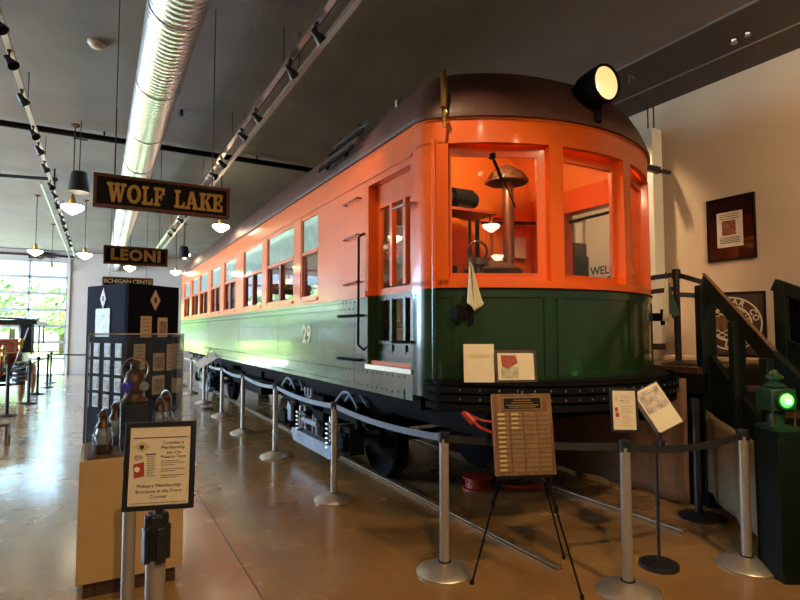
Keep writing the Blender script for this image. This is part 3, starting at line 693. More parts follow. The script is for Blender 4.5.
DS=['champagne belt post nearest the camera, left of the easel','champagne belt post standing beside the front wheel of the railcar','third belt post along the railcar, left of the front truck','fourth belt post along the railcar, below its double windows','fifth belt post along the railcar, short pole in front of mid underframe','sixth belt post along the railcar, right of the small angled stand','seventh belt post along the railcar, left of the small angled stand','last belt post along the railcar, at its far end beside the showcase']
P=[]
for i,(x,y) in enumerate(L0):
    if i==0:
        t=thing('barrier_post',(x,y,0),DS[0],'barrier post','belt posts along the railcar'); stanchion_parts(t,M['pole'],M['champ']); P0=t
    else: t=dup(P0,(x,y,0),DS[i])
    P.append(t)
for i in range(1,len(L0)): belt(P[i],L0[i],L0[i-1],M['beltb'])
S1=(3.03,2.41); S2=(4.10,2.25)
t1=dup(P0,(*S1,0),'belt post in front that carries the small framed notice'); t2=dup(P0,(*S2,0),'belt post at right, just left of the green signal lamp pedestal')
belt(t1,S1,L0[0],M['belt'],sag=.02); belt(t2,S2,S1,M['belt'],sag=.05)
# black posts at car and the antique car
def black_post(loc,label,h=1.0,group='black belt posts'):
    t=thing('barrier_post',loc,label,'barrier post',group)
    q=MB(); q.lathe([(0,0),(.17,0),(.172,.012),(.16,.022),(.06,.035),(.04,.05),(0,.05)],n=36); q.build('base',M['blackm'],t)
    q=MB(); q.cyl((0,0,.04),(0,0,h-.06),.032,n=20); q.build('pole',M['blackm'],t)
    q=MB(); q.cyl((0,0,h-.10),(0,0,h),.042,n=20); q.cyl((0,0,h-.01),(0,0,h+.006),.03,n=20); q.build('belt_head',M['blackm'],t); return t
C0=[(-1.53,13.2),(-1.36,15.15),(-1.36,17.3),(-1.28,19.3),(-1.30,20.9)]
CD=['black belt post nearest of the row beside the antique car','second black belt post beside the front wheel of the antique car','third black belt post beside the antique car','fourth black belt post by the garage door','farthest black belt post by the garage door']
CP=[black_post((x,y,0),CD[i],group='black belt posts around the antique car') for i,(x,y) in enumerate(C0)]
for i in range(1,5): belt(CP[i],C0[i],C0[i-1],M['belt'])
belt(CP[4],C0[4],(.95,20.9),M['belt']); 
pq=black_post((.95,20.9,0),'black belt post far back, hidden behind the navy display board',group='black belt posts around the antique car')
belt(CP[0],C0[0],(-3.6,13.0),M['belt'])
black_post((-3.6,13.0,0),'black belt post beyond the left edge, before the antique car',group='black belt posts around the antique car')
# ================================================================== PENDANTS
def pendant(loc,label,drop,m='shade',sc=1.0,g='opal glass pendant lamps'):
    t=thing('pendant_lamp',loc,label,'lamp',g); zs=-drop
    q=MB(); q.lathe([(0,0),(.065,0),(.06,-.02),(.02,-.045),(0,-.05)],n=20); q.build('ceiling_cup',M['bronze'],t)
    q=MB(); q.cyl((0,0,-.04),(0,0,zs+.13),.008,n=8); q.build('rod',M['blackm'],t)
    q=MB(); q.lathe([(.012,.16),(.03,.15),(.035,.10),(.045,.09),(.045,.03),(.06,.015),(.06,0)],(0,0,zs),n=20); q.build('socket',M['brass'],t)
    q=MB(); q.lathe([(.055,.0),(.142,-.012),(.153,-.028),(.148,-.05),(.12,-.078),(.08,-.105),(.045,-.13),(.018,-.143),(0,-.147)],(0,0,zs+.012),n=32); o=q.build('lamp_shade',M[m],t)
    return t
PD=[((-.38,9.25),1.22,'shade','large white pendant lamp hanging in front of the black drum speaker'),
 ((-1.28,14.53),1.26,'shaded','cream glass pendant lamp at the left above the garage door top'),
 ((-1.21,18.28),1.27,'shaded','smallest cream glass pendant lamp, in front of the garage door panes'),
 ((-.32,14.53),1.27,'shade','white pendant lamp hanging left of the lower hanging sign'),
 ((1.97,10.46),1.08,'shade','white pendant lamp below the right end of the largest hanging sign'),
 ((.73,16.9),1.27,'shade','white pendant lamp showing just below the lower hanging sign'),
 ((2.0,15.6),.98,'shade','white pendant lamp beside the grey drum speaker near the roof'),
 ((2.02,17.6),1.25,'shade','white pendant lamp lowest by the far end of the railcar')]
for (x,y),dr,m,l in PD: pendant((x,y,CZ),l,dr,m)
for i,(x,y) in enumerate(((1.62,-1.35),(.9,-5.1),(-2.6,-1.35),(-1.4,2.2),(3.9,-1.35))):  # first pair mirrored in the cab glass; the rest added for fill light
    pendant((x,y,CZ),'unseen white pendant lamp, among the mirrored pair and the added fill lamps',1.27,'shade')
def drum(loc,label,drop):
    t=thing('hanging_speaker',loc,label,'speaker','drum speakers hung from the ceiling')
    q=MB(); q.cyl((0,0,0),(0,0,-drop+.15),.007,n=8); q.box(-.09,.09,-.01,.01,-.28,-.26); q.build('cable',M['blackm'],t)
    q=MB(); q.lathe([(0,.15),(.07,.15),(.095,.14),(.112,.10),(.128,-.02),(.142,-.15),(.138,-.154),(.128,-.15),(0,-.14)],(0,0,-drop),n=28); q.build('cabinet',M['blackm'],t)
drum((-.30,9.05,CZ),'large black drum speaker hanging above the big pendant lamp',.90)
drum((1.9,15.0,CZ),'small dark drum speaker hanging near the far roof of the railcar',1.0)
# track lights
def track(x,z,y0,y1,m,label,heads,extra=None):
    t=thing('light_track',(x,(y0+y1)/2,z),label,'light track')
    off=t.location
    q=MB(); q.box(x-.026,x+.026,y0,y1,z-.02,z+.02); q.build('rail_bar',m,t,off)
    if extra:
        q=MB(); q.box(x+.028,x+.05,y0,y1,z-.012,z+.012); q.build('conduit',M['blackm'],t,off)
    yy=y0+.6
    while yy<y1: q=MB(); q.cyl((x,yy,z+.02),(x,yy,CZ),.005,n=6); q.build('hanger_wire',M['blackm'],t,off); yy+=2.4
def head(x,y,z,sx,label,g,to):
    t=thing('spot_lamp',(x,y,z),label,'spotlight',g)
    q=MB(); q.box(-.015,.015,-.03,.03,-.02,0); q.cyl((0,0,-.02),(0,0,-.07),.008,n=8); q.build('stem',M['blackm'],t)
    d=Vector(to).normalized(); q=MB(); q.lathe([(0,-.05),(.025,-.05),(.03,0),(.055,.075),(.05,.075),(.03,.03),(0,.03)],(0,0,-.09),d,n=16); q.build('lamp_can',M['blackm'],t)
track(-.80,4.33,4.6,22,M['whitep'],'white ceiling light track at far left with many black spots',0)
track(1.56,4.33,2.2,19,M['steel'],'grey ceiling light track between duct and railcar carrying spots',0,True)
track(1.72,4.30,2.2,19,M['pole'],'bare pale conduit bar running beside the right light track',0)
for i in range(15):
    y=5.15+i*.95+(.25 if i%3==0 else 0)
    head(-.80,y,4.31,1,'black spotlight on the white left track','black spotlights on the left track',(.5,random.uniform(-.5,.5),-.7))
for i in range(13):
    y=2.95+i*1.02+(.3 if i%2 else 0)
    head(1.56,y,4.31,1,'black spotlight on the track nearer the railcar','black spotlights on the right track',(.7,random.uniform(-.5,.5),-.5))
for (sx,sy,to,pw,sp) in ((1.56,2.9,(3.0,3.3,2.4),58,55),(1.56,1.2,(3.6,3.0,2.6),54,50),(1.56,4.3,(2.3,5.0,2.4),35,60),(1.56,-.6,(4.6,3.0,2.2),56,50)):
    light('SPOT','track_and_fill_spot',(sx+.08,sy,4.15),pw,(1,.72,.42),to=to,spot=sp,blend=.8,rad=.04)
for (sx,sy,to,pw,sp) in ((5.0,.2,(6.55,2.8,3.2),200,95),(5.5,4.6,(6.55,5.2,2.0),100,100),(5.5,6.8,(6.55,7.0,2.4),80,110),(2.6,-.5,(3.0,2.4,0),260,80),(.3,-.8,(1.2,3.2,0),230,85)):  # fill spots added without fixtures, to warm the right wall and near floor
    light('SPOT','track_and_fill_spot',(sx,sy,4.4),pw,(1,.68,.38),to=to,spot=sp,blend=.9,rad=.05)
# duct
t=thing('air_duct',(.48,14,4.28),'round spiral galvanised air duct running along the ceiling','duct'); off=t.location
q=MB(); q.cyl((.48,1.5,4.28),(.48,YB,4.28),.215,n=48); q.build('duct_pipe',M['duct'],t,off)
yy=3.0
while yy<YB: q=MB(); q.cyl((.48,yy-.012,4.28),(.48,yy+.012,4.28),.222,n=48,cap=True); q.build('seam_band',M['duct'],t,off); yy+=1.5
for yy in (5.2,8.6,12,16,20):
    for s_ in (-1,1): q=MB(); q.cyl((.48+s_*.21,yy,4.28),(.48+s_*.16,yy,CZ),.006,n=6); q.build('hanger_wire',M['blackm'],t,off)
# sprinkler pipe
t=thing('sprinkler_pipe',(0,9.35,4.66),'black sprinkler pipe crossing below the ceiling','pipe'); off=t.location
q=MB(); q.cyl((-8,9.35,4.64),(XR,9.35,4.64),.045,n=16); q.build('pipe_run',M['black'],t,off)
for x in (-.0,2.35): 
    q=MB(); q.cyl((x+.0,9.35,4.64),(x,9.35,CZ),.012,n=8); q.build('drop_rod',M['black'],t,off)
# smoke detector, ceiling sensor
t=thing('smoke_detector',(-.10,6.45,CZ),'round cream smoke detector on the ceiling left of the duct','detector')
q=MB(); q.lathe([(0,0),(.085,0),(.085,-.02),(.07,-.03),(.05,-.06),(.03,-.065),(0,-.067)],n=28); q.build('housing',M['cream'],t)
q=MB(); q.lathe([(.05,-.035),(.066,-.03),(.06,-.045),(.05,-.05)],n=28); q.build('vent_ring',M['blackm'],t)
t=thing('ceiling_sensor',(.93,7.9,CZ),'small black wire-guarded sprinkler head on the dark ceiling','sprinkler')
q=MB(); q.cyl((0,0,0),(0,0,-.09),.025); q.build('stem',M['blackm'],t)
q=MB(); q.torus((0,0,-.11),X,.05,.004,20,6); q.torus((0,0,-.11),Y,.05,.004,20,6); q.build('wire_guard',M['steel'],t)
t=thing('ceiling_sensor',(5.45,4.15,CZ-.0),'small pale hook fitting on the ceiling right of the headlight','fitting')
q=MB(); q.cyl((0,0,0),(0,0,-.12),.012); q.tube([(0,0,-.04),(.06,0,-.02),(.09,0,-.05)],.012); q.build('hook',M['steel'],t)
t=thing('ceiling_sensor',(5.75,3.1,CZ),'pair of tiny grey sprinkler buds on the dark ceiling at right','sprinkler')
q=MB(); q.lathe([(0,0),(.03,0),(.02,-.03),(.035,-.05),(0,-.06)],n=14); q.lathe([(0,0),(.03,0),(.02,-.03),(.03,-.04),(0,-.05)],(0,-.14,0),n=14); q.build('head',M['steel'],t)
# ================================================================== HANGING SIGNS with slab-serif letters
def slab(q,ch,x,z,w,h,o,n,e):
    """fat slab-serif capital in the XZ plane, box x..x+w, z..z+h"""
    ox,oy,oz=o
    kk=[0]
    def P(poly): kk[0]+=1; q.prism([(x+a*w,z+b*h) for a,b in poly],(ox,oy,oz),X,Z,-Y,0,e+.0006*kk[0])
    def rect(a,b,c,d): P([(a,c),(b,c),(b,d),(a,d)])
    def serif(a,b,c,d):  # rounded bar
        k=.25*(d-c); P([(a,c+k),(a+.03,c),(b-.03,c),(b,c+k),(b,d-k),(b-.03,d),(a+.03,d),(a,d-k)])
    if ch=='W':
        P([(.03,1),(.25,1),(.36,.35),(.44,1),(.60,1),(.70,.35),(.80,1),(.97,1),(.76,0),(.60,0),(.50,.55),(.40,0),(.24,0)])
        serif(-.03,.33,.86,1); serif(.37,.66,.86,1); serif(.70,1.03,.86,1)
    elif ch=='O':
        N=28; vs=[]; 
        for r_ in ((.5,.5),(.22,.33)):
            for i in range(N):
                t_=2*math.pi*i/N; vs.append((x+(.5+r_[0]*math.cos(t_))*w,z+(.5+r_[1]*math.sin(t_))*h))
        base=[Vector((ox+a,oy,oz+b)) for a,b in vs]; top=[p-Y*e for p in base]; n0=2*N
        fs=[]
        for i in range(N):
            j=(i+1)%N; fs+=[(n0+i,n0+j,n0+N+j,n0+N+i),(i,N+i,N+j,j),(i,j,n0+j,n0+i),(N+i,n0+N+i,n0+N+j,N+j)]
        q.add(base+top,fs)
    elif ch=='L':
        rect(.14,.42,0,1); serif(0,.60,.86,1); serif(0,.95,0,.16); P([(.70,.05),(.97,0),(1.0,.36),(.86,.36)])
    elif ch=='F' or ch=='E':
        rect(.14,.42,0,1); serif(0,.95,.85,1); P([(.78,.62),(.95,.62),(.97,1),(.70,.93)]); rect(.40,.68,.44,.57); P([(.60,.34),(.74,.34),(.74,.68),(.60,.68),(.64,.5)])
        if ch=='F': serif(0,.60,0,.14)
        else: serif(0,.96,0,.15); P([(.70,.07),(.97,0),(1.0,.38),(.84,.38)])
    elif ch=='A':
        P([(.36,1),(.62,1),(.96,.05),(.66,.05),(.58,.30),(.38,.30),(.32,.42),(.55,.42),(.47,.70),(.28,.05),(.10,.05)])
        serif(-.03,.38,0,.14); serif(.56,1.05,0,.14)
    elif ch=='K':
        rect(.12,.40,0,1); serif(0,.52,.86,1); serif(0,.52,0,.14); P([(.38,.38),(.72,.92),(.98,.92),(.58,.50)]); P([(.42,.56),(.62,.66),(1.0,.06),(.70,.06)])
        serif(.58,1.02,.86,1); serif(.60,1.08,0,.14)
def hang_sign(x0,x1,y,z0,z1,label,fill,wires=True):
    t=thing('hanging_sign',((x0+x1)/2,y,z0),label,'sign'); off=t.location
    q=MB(); q.box(x0,x1,y,y+.04,z0,z1); q.build('board',M['signblk'],t,off)
    q=MB(); q.frame((0,y,0),X,Z,-Y,x0,x1,z0,z1,.028,-.045,.012); q.build('border',M['signred'],t,off,bevel=.004)
    fill(t,off)
    q=MB(); w_=x1-x0
    for fx in (.14,.86):
        xx=x0+w_*fx; q.cyl((xx,y+.02,z1),(xx,y+.02,CZ),.004,n=6); q.torus((xx,y+.02,z1+.02),X,.015,.004,12,6)
    q.build('wire',M['blackm'],t,off)
def f1(t,off):
    q=MB(); h=.165; x=.035; y=5.2
    for ch,w_ in (('W',.155),('O',.12),('L',.095),('F',.10),(' ',.075),('L',.095),('A',.12),('K',.12),('E',.10)):
        if ch!=' ': slab(q,ch,x,2.873-h/2-.002,w_*.92,h,(0,y,0),-Y,.014)
        x+=w_*.98
    q.build('lettering',M['gold'],t,off,smooth=False,fix=False)
hang_sign(-.07,1.055,5.2,2.735,3.025,'large black sign with dark red border reading WOLF LAKE in gold',f1)
def f2(t,off):
    q=MB(); q.text('LEONI',.205,(.435,8.3-.002,2.72),X,Z,-Y,off=.010,ext=.006,space=1.12); q.build('letter_outline',M['palegold'],t,off,smooth=False,fix=False)
    q=MB(); q.text('LEONI',.205,(.435,8.3-.010,2.72),X,Z,-Y,off=.003,ext=.003,space=1.12); q.build('lettering',M['gold'],t,off,smooth=False,fix=False)
hang_sign(.035,.84,8.3,2.595,2.845,'smaller hanging sign reading LEONI in pale gold capitals',f2)
def f3(t,off):
    q=MB(); q.text('MICHIGAN CENTER',.118,(.52,12.5-.002,2.70),X,Z,-Y,off=.002,ext=.005,space=.94); q.build('lettering',M['palegold'],t,off,smooth=False,fix=False)
hang_sign(.05,.99,12.5,2.54,2.79,'farthest hanging sign reading MICHIGAN CENTER, half hidden by the navy board',f3)
# ================================================================== SHOWCASE AND DISPLAY BOARD
t=thing('showcase_pedestal',(.235,4.3,0),'tan laminate pedestal box under the glass case','pedestal'); off=t.location
q=MB(); q.box(-.08,.54,3.98,4.62,.10,.86); q.build('body',M['tan'],t,off,bevel=.003)
q=MB(); q.box(-.04,.50,4.02,4.58,0,.10); q.build('plinth',M['dwood'],t,off)
t=thing('glass_case',(.235,4.3,.86),'clear glass showcase full of railway lanterns on the tan pedestal','showcase'); off=t.location
q=MB(); x0,x1,y0,y1,z0,z1=-.05,.52,4.0,4.60,.862,1.65; g_=.006
q.box(x0,x1,y0,y0+g_,z0,z1); q.box(x0,x1,y1-g_,y1,z0,z1); q.box(x0,x0+g_,y0+g_,y1-g_,z0,z1); q.box(x1-g_,x1,y0+g_,y1-g_,z0,z1); q.box(x0,x1,y0,y1,z1,z1+g_)
q.build('panes',M['case'],t,off,smooth=False)
q=MB()
for x in (x0,x1):
    for y in (y0,y1): q.box(x-.003,x+.003,y-.003,y+.003,z0,z1)
q.frame((0,0,z1+.006),X,Y,Z,x0-.003,x1+.003,y0-.003,y1+.003,.008,0,.006)
q.build('edge_strips',M['pole'],t,off)
q=MB(); q.box(x0+.01,x1-.01,y0+.01,y1-.01,.861,.872); q.build('case_floor',M['walnut'],t,off)
def lantern(loc,label,s=1.0,globe='clgl',big=False):
    t=thing('lantern',loc,label,'lantern','railway lanterns in the glass case'); k=s
    q=MB(); q.lathe([(0,0),(.06*k,0),(.065*k,.01*k),(.06*k,.05*k),(.045*k,.06*k),(0,.06*k)],n=20); q.build('oil_font',M['bronze'],t)
    q=MB(); q.lathe([(.035*k,.06*k),(.052*k,.09*k),(.055*k,.12*k),(.04*k,.17*k),(.03*k,.18*k)],n=20); q.build('globe',M[globe],t)
    q=MB(); q.lathe([(.05*k,.18*k),(.045*k,.20*k),(.03*k,.22*k),(.03*k,.25*k),(.04*k,.26*k),(.02*k,.29*k),(0,.29*k)],n=20); q.build('chimney',M['bronze'],t)
    q=MB()
    for a_ in range(4):
        c,s_=math.cos(a_*1.57+.4),math.sin(a_*1.57+.4); q.tube([(.06*k*c,.06*k*s_,.03*k),(.07*k*c,.07*k*s_,.1*k),(.052*k*c,.052*k*s_,.19*k)],.003*k,6)
    q.torus((0,0,.13*k),Z,.066*k,.003*k,20,6); q.build('wire_cage',M['steel'],t)
    q=MB(); q.torus((0,0,.22*k),(1,.3,0),.085*k,.004*k,20,6); q.build('bail_handle',M['steel'],t)
    return t
lantern((.05,4.14,.872),'small clear-globe lantern at the front left of the glass case',.95)
lantern((.13,4.42,.872),'dark lantern standing at the back left of the glass case',1.0)
lantern((.40,4.20,.95+.02),'short wide lantern on a block at the right of the glass case',.8)
lantern((.46,4.42,.872),'clear-globe lantern at the back right of the glass case',1.2)
tag(MB().box(.33,.47,4.12,4.28,.872,.97).build('display_block',M['dwood'],None,(.4,4.2,.872),bevel=.004),'dark block under the short wide lantern','block')
b=MB().box(.15,.32,4.12,4.34,.872,1.18).build('display_block',M['blackm'],None,(.235,4.23,.872),bevel=.006); tag(b,'tall black block under the large signal lantern','block')
t=thing('signal_lantern',(.235,4.23,1.18),'large brass signal lantern with a blue lens and hoop handle','lantern')
q=MB(); q.lathe([(0,0),(.085,0),(.09,.012),(.07,.04),(.062,.06),(0,.06)],n=24); q.build('base',M['bronze'],t)
q=MB(); q.lathe([(.055,.05),(.068,.09),(.07,.15),(.055,.21),(.03,.23),(.03,.27),(.045,.28),(0,.30)],n=24); q.build('body',M['bronze'],t)
q=MB(); q.lathe([(0,.04),(.03,.035),(.04,.01),(.04,0),(0,0)],(-.045,-.045,.115),(-.6,-1,0),n=20); q.build('blue_lens',M['bluegl'],t)
q=MB(); q.lathe([(0,.03),(.03,.025),(.035,.0),(0,0)],(.05,-.04,.115),(.6,-1,0),n=20); q.build('grey_lens',M['clgl'],t)
q=MB(); q.torus((0,0,.23),(0,1,0),.085,.006,28,6); q.build('hoop_handle',M['brass'],t)
# navy display board: two faces meeting at an edge toward the viewer
EA,EM,EB=(-.10,6.2),(.235,5.5),(.71,5.9)
t=thing('display_board',(.4,6,0),'tall navy folding display board standing behind the glass case','display board'); off=t.location
for a_,b_ in ((EA,EM),(EM,EB)):
    q=MB(); q.band([a_,b_],.0,2.12,.04); q.build('panel',M['navy'],t,off)
def pin(face,u,z,w_,h_,m,label,name='photo_print',cat='print',g=None,diamond=False,lines=0,pic=None):
    a=Vector((*face[0],0)); b=Vector((*face[1],0)); d=(b-a); L=d.length; d.normalize(); n=Vector((d.y,-d.x,0))
    o=a+d*(u*L)+Z*z+n*.002
    q=MB()
    if diamond: q.prism([(-w_/2,0),(0,-h_/2),(w_/2,0),(0,h_/2)],o,d,Z,n,0,.006)
    else: q.obox(o,d,Z,n,-w_/2,w_/2,-h_/2,h_/2,0,.006)
    t=tag(q.build(name,M[m],None,tuple(o)),label,cat,g)
    def kid(nm,mm,*r): k=MB(); k.obox(o,d,Z,n,*r,.006,.008); k.build(nm,M[mm],t,tuple(o))
    if pic: kid('picture',pic,-w_*.38,w_*.38,-h_*.35,h_*.3)
    if diamond: kid('emblem','ink',-w_*.12,w_*.12,-h_*.12,h_*.12)
    if lines:
        k=MB()
        for i in range(lines):
            zz=h_*.36-i*h_*.72/max(lines-1,1); ww=w_*random.uniform(.26,.38); k.obox(o,d,Z,n,-ww,ww,zz-.0025,zz+.0025,.006,.0075)
        k.build('printed_lines',M['ink'],t,tuple(o))
    return t
FL,FR=(EA,EM),(EM,EB)
pin(FL,.42,1.99,.11,.20,'white','white diamond emblem on the left face of the navy board','emblem_card','card',diamond=True)
pin(FL,.42,1.76,.27,.27,'wallgreen','green landscape picture on the left face of the navy board',pic='sepia' if False else None)
pin(FR,.50,1.975,.12,.20,'cream','cream diamond emblem on the right face of the navy board','emblem_card','card',diamond=True)
pin(FR,.33,1.72,.13,.20,'cream','cream printed sheet on the right face of the navy board',lines=5)
pin(FR,.66,1.715,.12,.19,'white','black and white photograph right of the cream sheet',pic='photo')
for r_ in range(4):
    for c_ in range(3):
        pin(FL,.30+.26*c_,1.50-.16*r_,.11,.13,'white','small framed photo card in the grid on the left face',g='photo cards in a grid on the navy board',pic='photo')
for k_,(u,z,w_,h_) in enumerate(((.22,1.44,.13,.24),(.60,1.38,.14,.17),(.60,1.16,.15,.18),(.86,1.42,.12,.26),(.24,1.16,.12,.14))):
    pin(FR,u,z,w_,h_,'cream',('tall cream sheet high on the right face behind glass','square sepia print upper middle of the right face','square sepia print lower middle of the right face','pale tall sheet near the right edge of the navy board','small cream card low on the right face near the fold')[k_],pic='photo' if k_ in(1,2) else None,lines=6 if k_ in (0,3) else 0)
# foreground sign on a post
def sign_frame(name,loc,rz,tilt,w_,h_,label,content,edge=.018,m='blackm',cat='sign'):
    t=bpy.data.objects.new(name,None); COL.objects.link(t); t.location=loc; t.rotation_euler=(tilt,0,rz); tag(t,label,cat)
    q=MB(); q.frame((0,0,0),X,Z,-Y,-w_/2,w_/2,0,h_,edge,-.012,.006); q.build('frame',M[m],t,bevel=.002)
    q=MB(); q.box(-w_/2+.004,w_/2-.004,.0,.010,.004,h_-.004); q.build('backing',M['pole'],t)
    q=MB(); q.box(-w_/2+edge,w_/2-edge,-.002,0,edge,h_-edge); q.build('sheet',M['cream'],t)
    content(t,w_,h_); return t
def tx(t,rows,m='ink',name='lettering'):
    q=MB()
    for s_,sz,x,z,al,of in rows: q.text(s_,sz,(x,-.0025,z),X,Z,-Y,align=al,ext=.0004)
    q.build(name,M[m],t,smooth=False,fix=False)
def membership(t,w_,h_):
    k=w_/.25
    tx(t,[('Consider a',.017*k,.045*k,.243*k,'CENTER',.0002),('Membership',.017*k,.045*k,.226*k,'CENTER',.0002),('Join Our',.015*k,.05*k,.207*k,'CENTER',.0003),('Museum Team',.015*k,.047*k,.192*k,'CENTER',.0003),
      ('Pickup a Membership',.018*k,0,.088*k,'CENTER',.0005),('Brochure at the Front',.018*k,0,.068*k,'CENTER',.0005),('Counter',.018*k,0,.048*k,'CENTER',.0005)])
    q=MB(); q.box(-.095*k,.095*k,-.003,-.002,.262*k,.265*k); q.box(-.1*k,.1*k,-.003,-.002,.026*k,.0275*k)
    for i in range(9): q.box(.005*k,(.07+.02*math.sin(i*2))*k,-.003,-.002,(.176-.0075*i)*k,(.1775-.0075*i)*k) if i!=3 and i!=6 else None
    for i in range(12): q.box(-.045*k,(-.018+.004*math.sin(i*3))*k,-.003,-.002,(.195-.0065*i)*k,(.1962-.0065*i)*k)
    q.box(-.052*k,-.014*k,-.003,-.002,.201*k,.205*k)
    q.build('printed_lines',M['ink'],t)
    q=MB(); q.prism([(-.095*k,.232*k),(-.065*k,.212*k),(-.035*k,.232*k),(-.065*k,.252*k)],(0,0,0),X,Z,-Y,.002,.003); q.build('diamond_emblem',M['palegold'],t)
    q=MB(); q.prism([(-.074*k,.228*k),(-.065*k,.220*k),(-.056*k,.228*k),(-.060*k,.238*k),(-.070*k,.238*k)],(0,0,0),X,Z,-Y,.003,.004); q.build('emblem_mark',M['ink'],t)
    q=MB(); q.prism([(-.088*k,.118*k),(-.052*k,.125*k),(-.056*k,.176*k),(-.092*k,.168*k)],(0,0,0),X,Z,-Y,.002,.0035); q.build('brochure_picture',M['redpaper'],t)
    q=MB(); q.prism([(-.078*k+.010*math.cos(a_)*k,.150*k+.010*math.sin(a_)*k) for a_ in [i*.63 for i in range(10)]],(0,0,0),X,Z,-Y,.0035,.0042); q.build('brochure_roundel',M['white'],t)
    q=MB(); q.prism([(-.076*k+.016*math.cos(a_)*k,.192*k+.011*math.sin(a_)*k) for a_ in [i*.63 for i in range(10)]],(0,0,0),X,Z,-Y,.002,.003); q.build('oval_emblem',M['photo'],t)
p1=thing('barrier_post',(.206,2.185,0),'thick aluminium belt post nearest at left, carrying the membership sign','barrier post')
stanchion_parts(p1,M['pole'],M['champ'],1.02)
q=MB(); q.cyl((0,0,.86),(0,0,.98),.038,n=24)
for a_ in range(4): q.obox((0,0,0),(math.cos(a_*math.pi/2+.3),math.sin(a_*math.pi/2+.3),0),(-math.sin(a_*math.pi/2+.3),math.cos(a_*math.pi/2+.3),0),Z,.02,.047,-.017,.017,.85,.975)
q.build('clamp',M['blackm'],p1,bevel=.004)
sign_frame('framed_sign',(.207,2.165,1.035),-R(17),R(-5),.242,.312,'black framed membership sign on the nearest belt post at left',membership)
q=MB(); q.box(-.012,.012,-.006,.006,-.10,.01); 
o=q.build('sign_neck',M['blackm'],p1); o.location=(.004,-.02,1.04)
p2=thing('barrier_post',(.182,3.42,0),'bare aluminium belt post just behind the membership sign','barrier post'); stanchion_parts(p2,M['pole'],M['champ'],.97)
# sign on right front post
def notice(t,w_,h_):
    q=MB()
    for i in range(16): 
        if i in (4,9): continue
        q.box(-.02,.045+.012*math.sin(i*1.7),-.003,-.002,h_*.80-i*.0125,h_*.80-i*.0125+.0015)
    q.box(-.03,-.005,-.003,-.002,h_*.70,h_*.71)
    q.build('printed_lines',M['ink'],t)
    q=MB(); q.box(-.058,-.034,-.003,-.002,h_*.34,h_*.44); q.box(-.060,-.040,-.003,-.002,h_*.46,h_*.56); q.build('red_picture',M['redpaper'],t)
    q=MB(); q.prism([(-.05,.205),(-.042,.192),(-.05,.18),(-.058,.192)],(0,0,.02),X,Z,-Y,.002,.003); q.build('emblem_mark',M['palegold'],t)
sign_frame('framed_notice',(3.025,2.40,1.02),-R(33),R(-4),.178,.285,'narrow black framed notice on the front right belt post',notice,.016)
# tilted sign on a black floor stand
MX,MY=3.54,2.55
def reading_stand(loc,label,ang,h=.95,s=1.0):
    t=thing('sign_stand',loc,label,'sign stand')
    q=MB(); q.lathe([(0,0),(.128,0),(.132,.01),(.132,.03),(.12,.036),(0,.04)],n=36); q.build('base',M['blackm'],t)
    q=MB(); q.cyl((0,0,.03),(0,0,h),.011,n=12); q.cyl((0,0,h*.5),(0,0,h*.5+.08),.016,n=12); q.cyl((0,0,h-.05),(0,0,h+.02),.02,n=12); q.build('pole',M['blackm'],t)
    return t
ts=reading_stand((MX,MY,0),'black round-based stand holding the tilted information sheet','',.86)
# sheet plane
hu=Vector((.153,-.085,.088)).normalized(); hv=Vector((-.075,.18,.307)); hv=(hv-hu*hv.dot(hu)).normalized(); hn=hu.cross(hv)
O=Vector((3.56,2.535,.93))
q=MB(); q.obox(O,hu,hv,hn,0,.21,0,.34,-.014,0); hold=q.build('sign_holder',M['dwood'],ts,ts.location,bevel=.003)
q=MB(); q.obox(O,hu,hv,hn,.010,.200,.010,.330,0,.004); q.build('sheet',M['cream'],ts,ts.location)
q=MB(); q.obox(O,hu,hv,hn,.020,.190,.15,.315,.004,.005); q.build('picture',M['photo'],ts,ts.location)
q=MB(); q.obox(O,hu,hv,hn,-.018,.002,-.01,.32,-.03,.006); q.cyl(O-Z*.06,O+Z*.02,.016); q.box(MX,MX+.05,MY-.04,MY,.86,.89); q.build('clip_bar',M['blackm'],ts,ts.location)
# small far one along the railcar
t=reading_stand((2.10,12.25,0),'small far black stand with an angled sheet between the railcar belt posts','',.95)
q=MB(); q.obox((1.86,12.2,.93),Vector((.8,-.1,.5)).normalized(),Vector((-.2,.9,.3)).normalized(),Vector((-.45,-.35,.82)).normalized(),0,.5,-.17,.17,0,.012); q.build('sheet',M['photo'],t,t.location)
q=MB(); q.tube([(2.10,12.25,.9),(2.06,12.25,1.15),(2.14,12.25,1.3),(2.3,12.25,1.22)],.012); q.build('lamp_arm',M['blackm'],t,t.location)
# ================================================================== EASEL AND PLAQUE
t=thing('tripod_easel',(2.55,2.80,0),'black metal tripod easel holding the wooden name plaque','easel'); off=t.location
top=Vector((2.48,2.77,1.25))
for f_,a_ in (((2.22,2.99,.012),.0),((3.05,2.98,.012),0),((2.70,2.49,.012),0)):
    f_=Vector(f_); q=MB(); m_=f_.lerp(top,.42); q.cyl(f_,m_,.007,n=10); q.cyl(m_,top,.0105,n=10); q.cyl(m_-Z*.02,m_+Z*.02,.015,n=10); q.cyl(f_-Z*.012,f_+Z*.015,.012,n=10); q.build('leg',M['black'],t,off)
q=MB(); q.cyl(top-Z*.48,top+Z*.03,.009,n=8); 
for f_ in ((2.22,2.99,.0),(3.05,2.98,.0),(2.70,2.49,.0)): q.cyl(Vector(f_).lerp(top,.56),top-Z*.46,.005,n=6)
q.build('brace',M['steel'],t,off)
q=MB(); q.bar((2.26,2.77,.742),(2.60,2.62,.742),.05,.014); q.build('shelf_bar',M['black'],t,off)
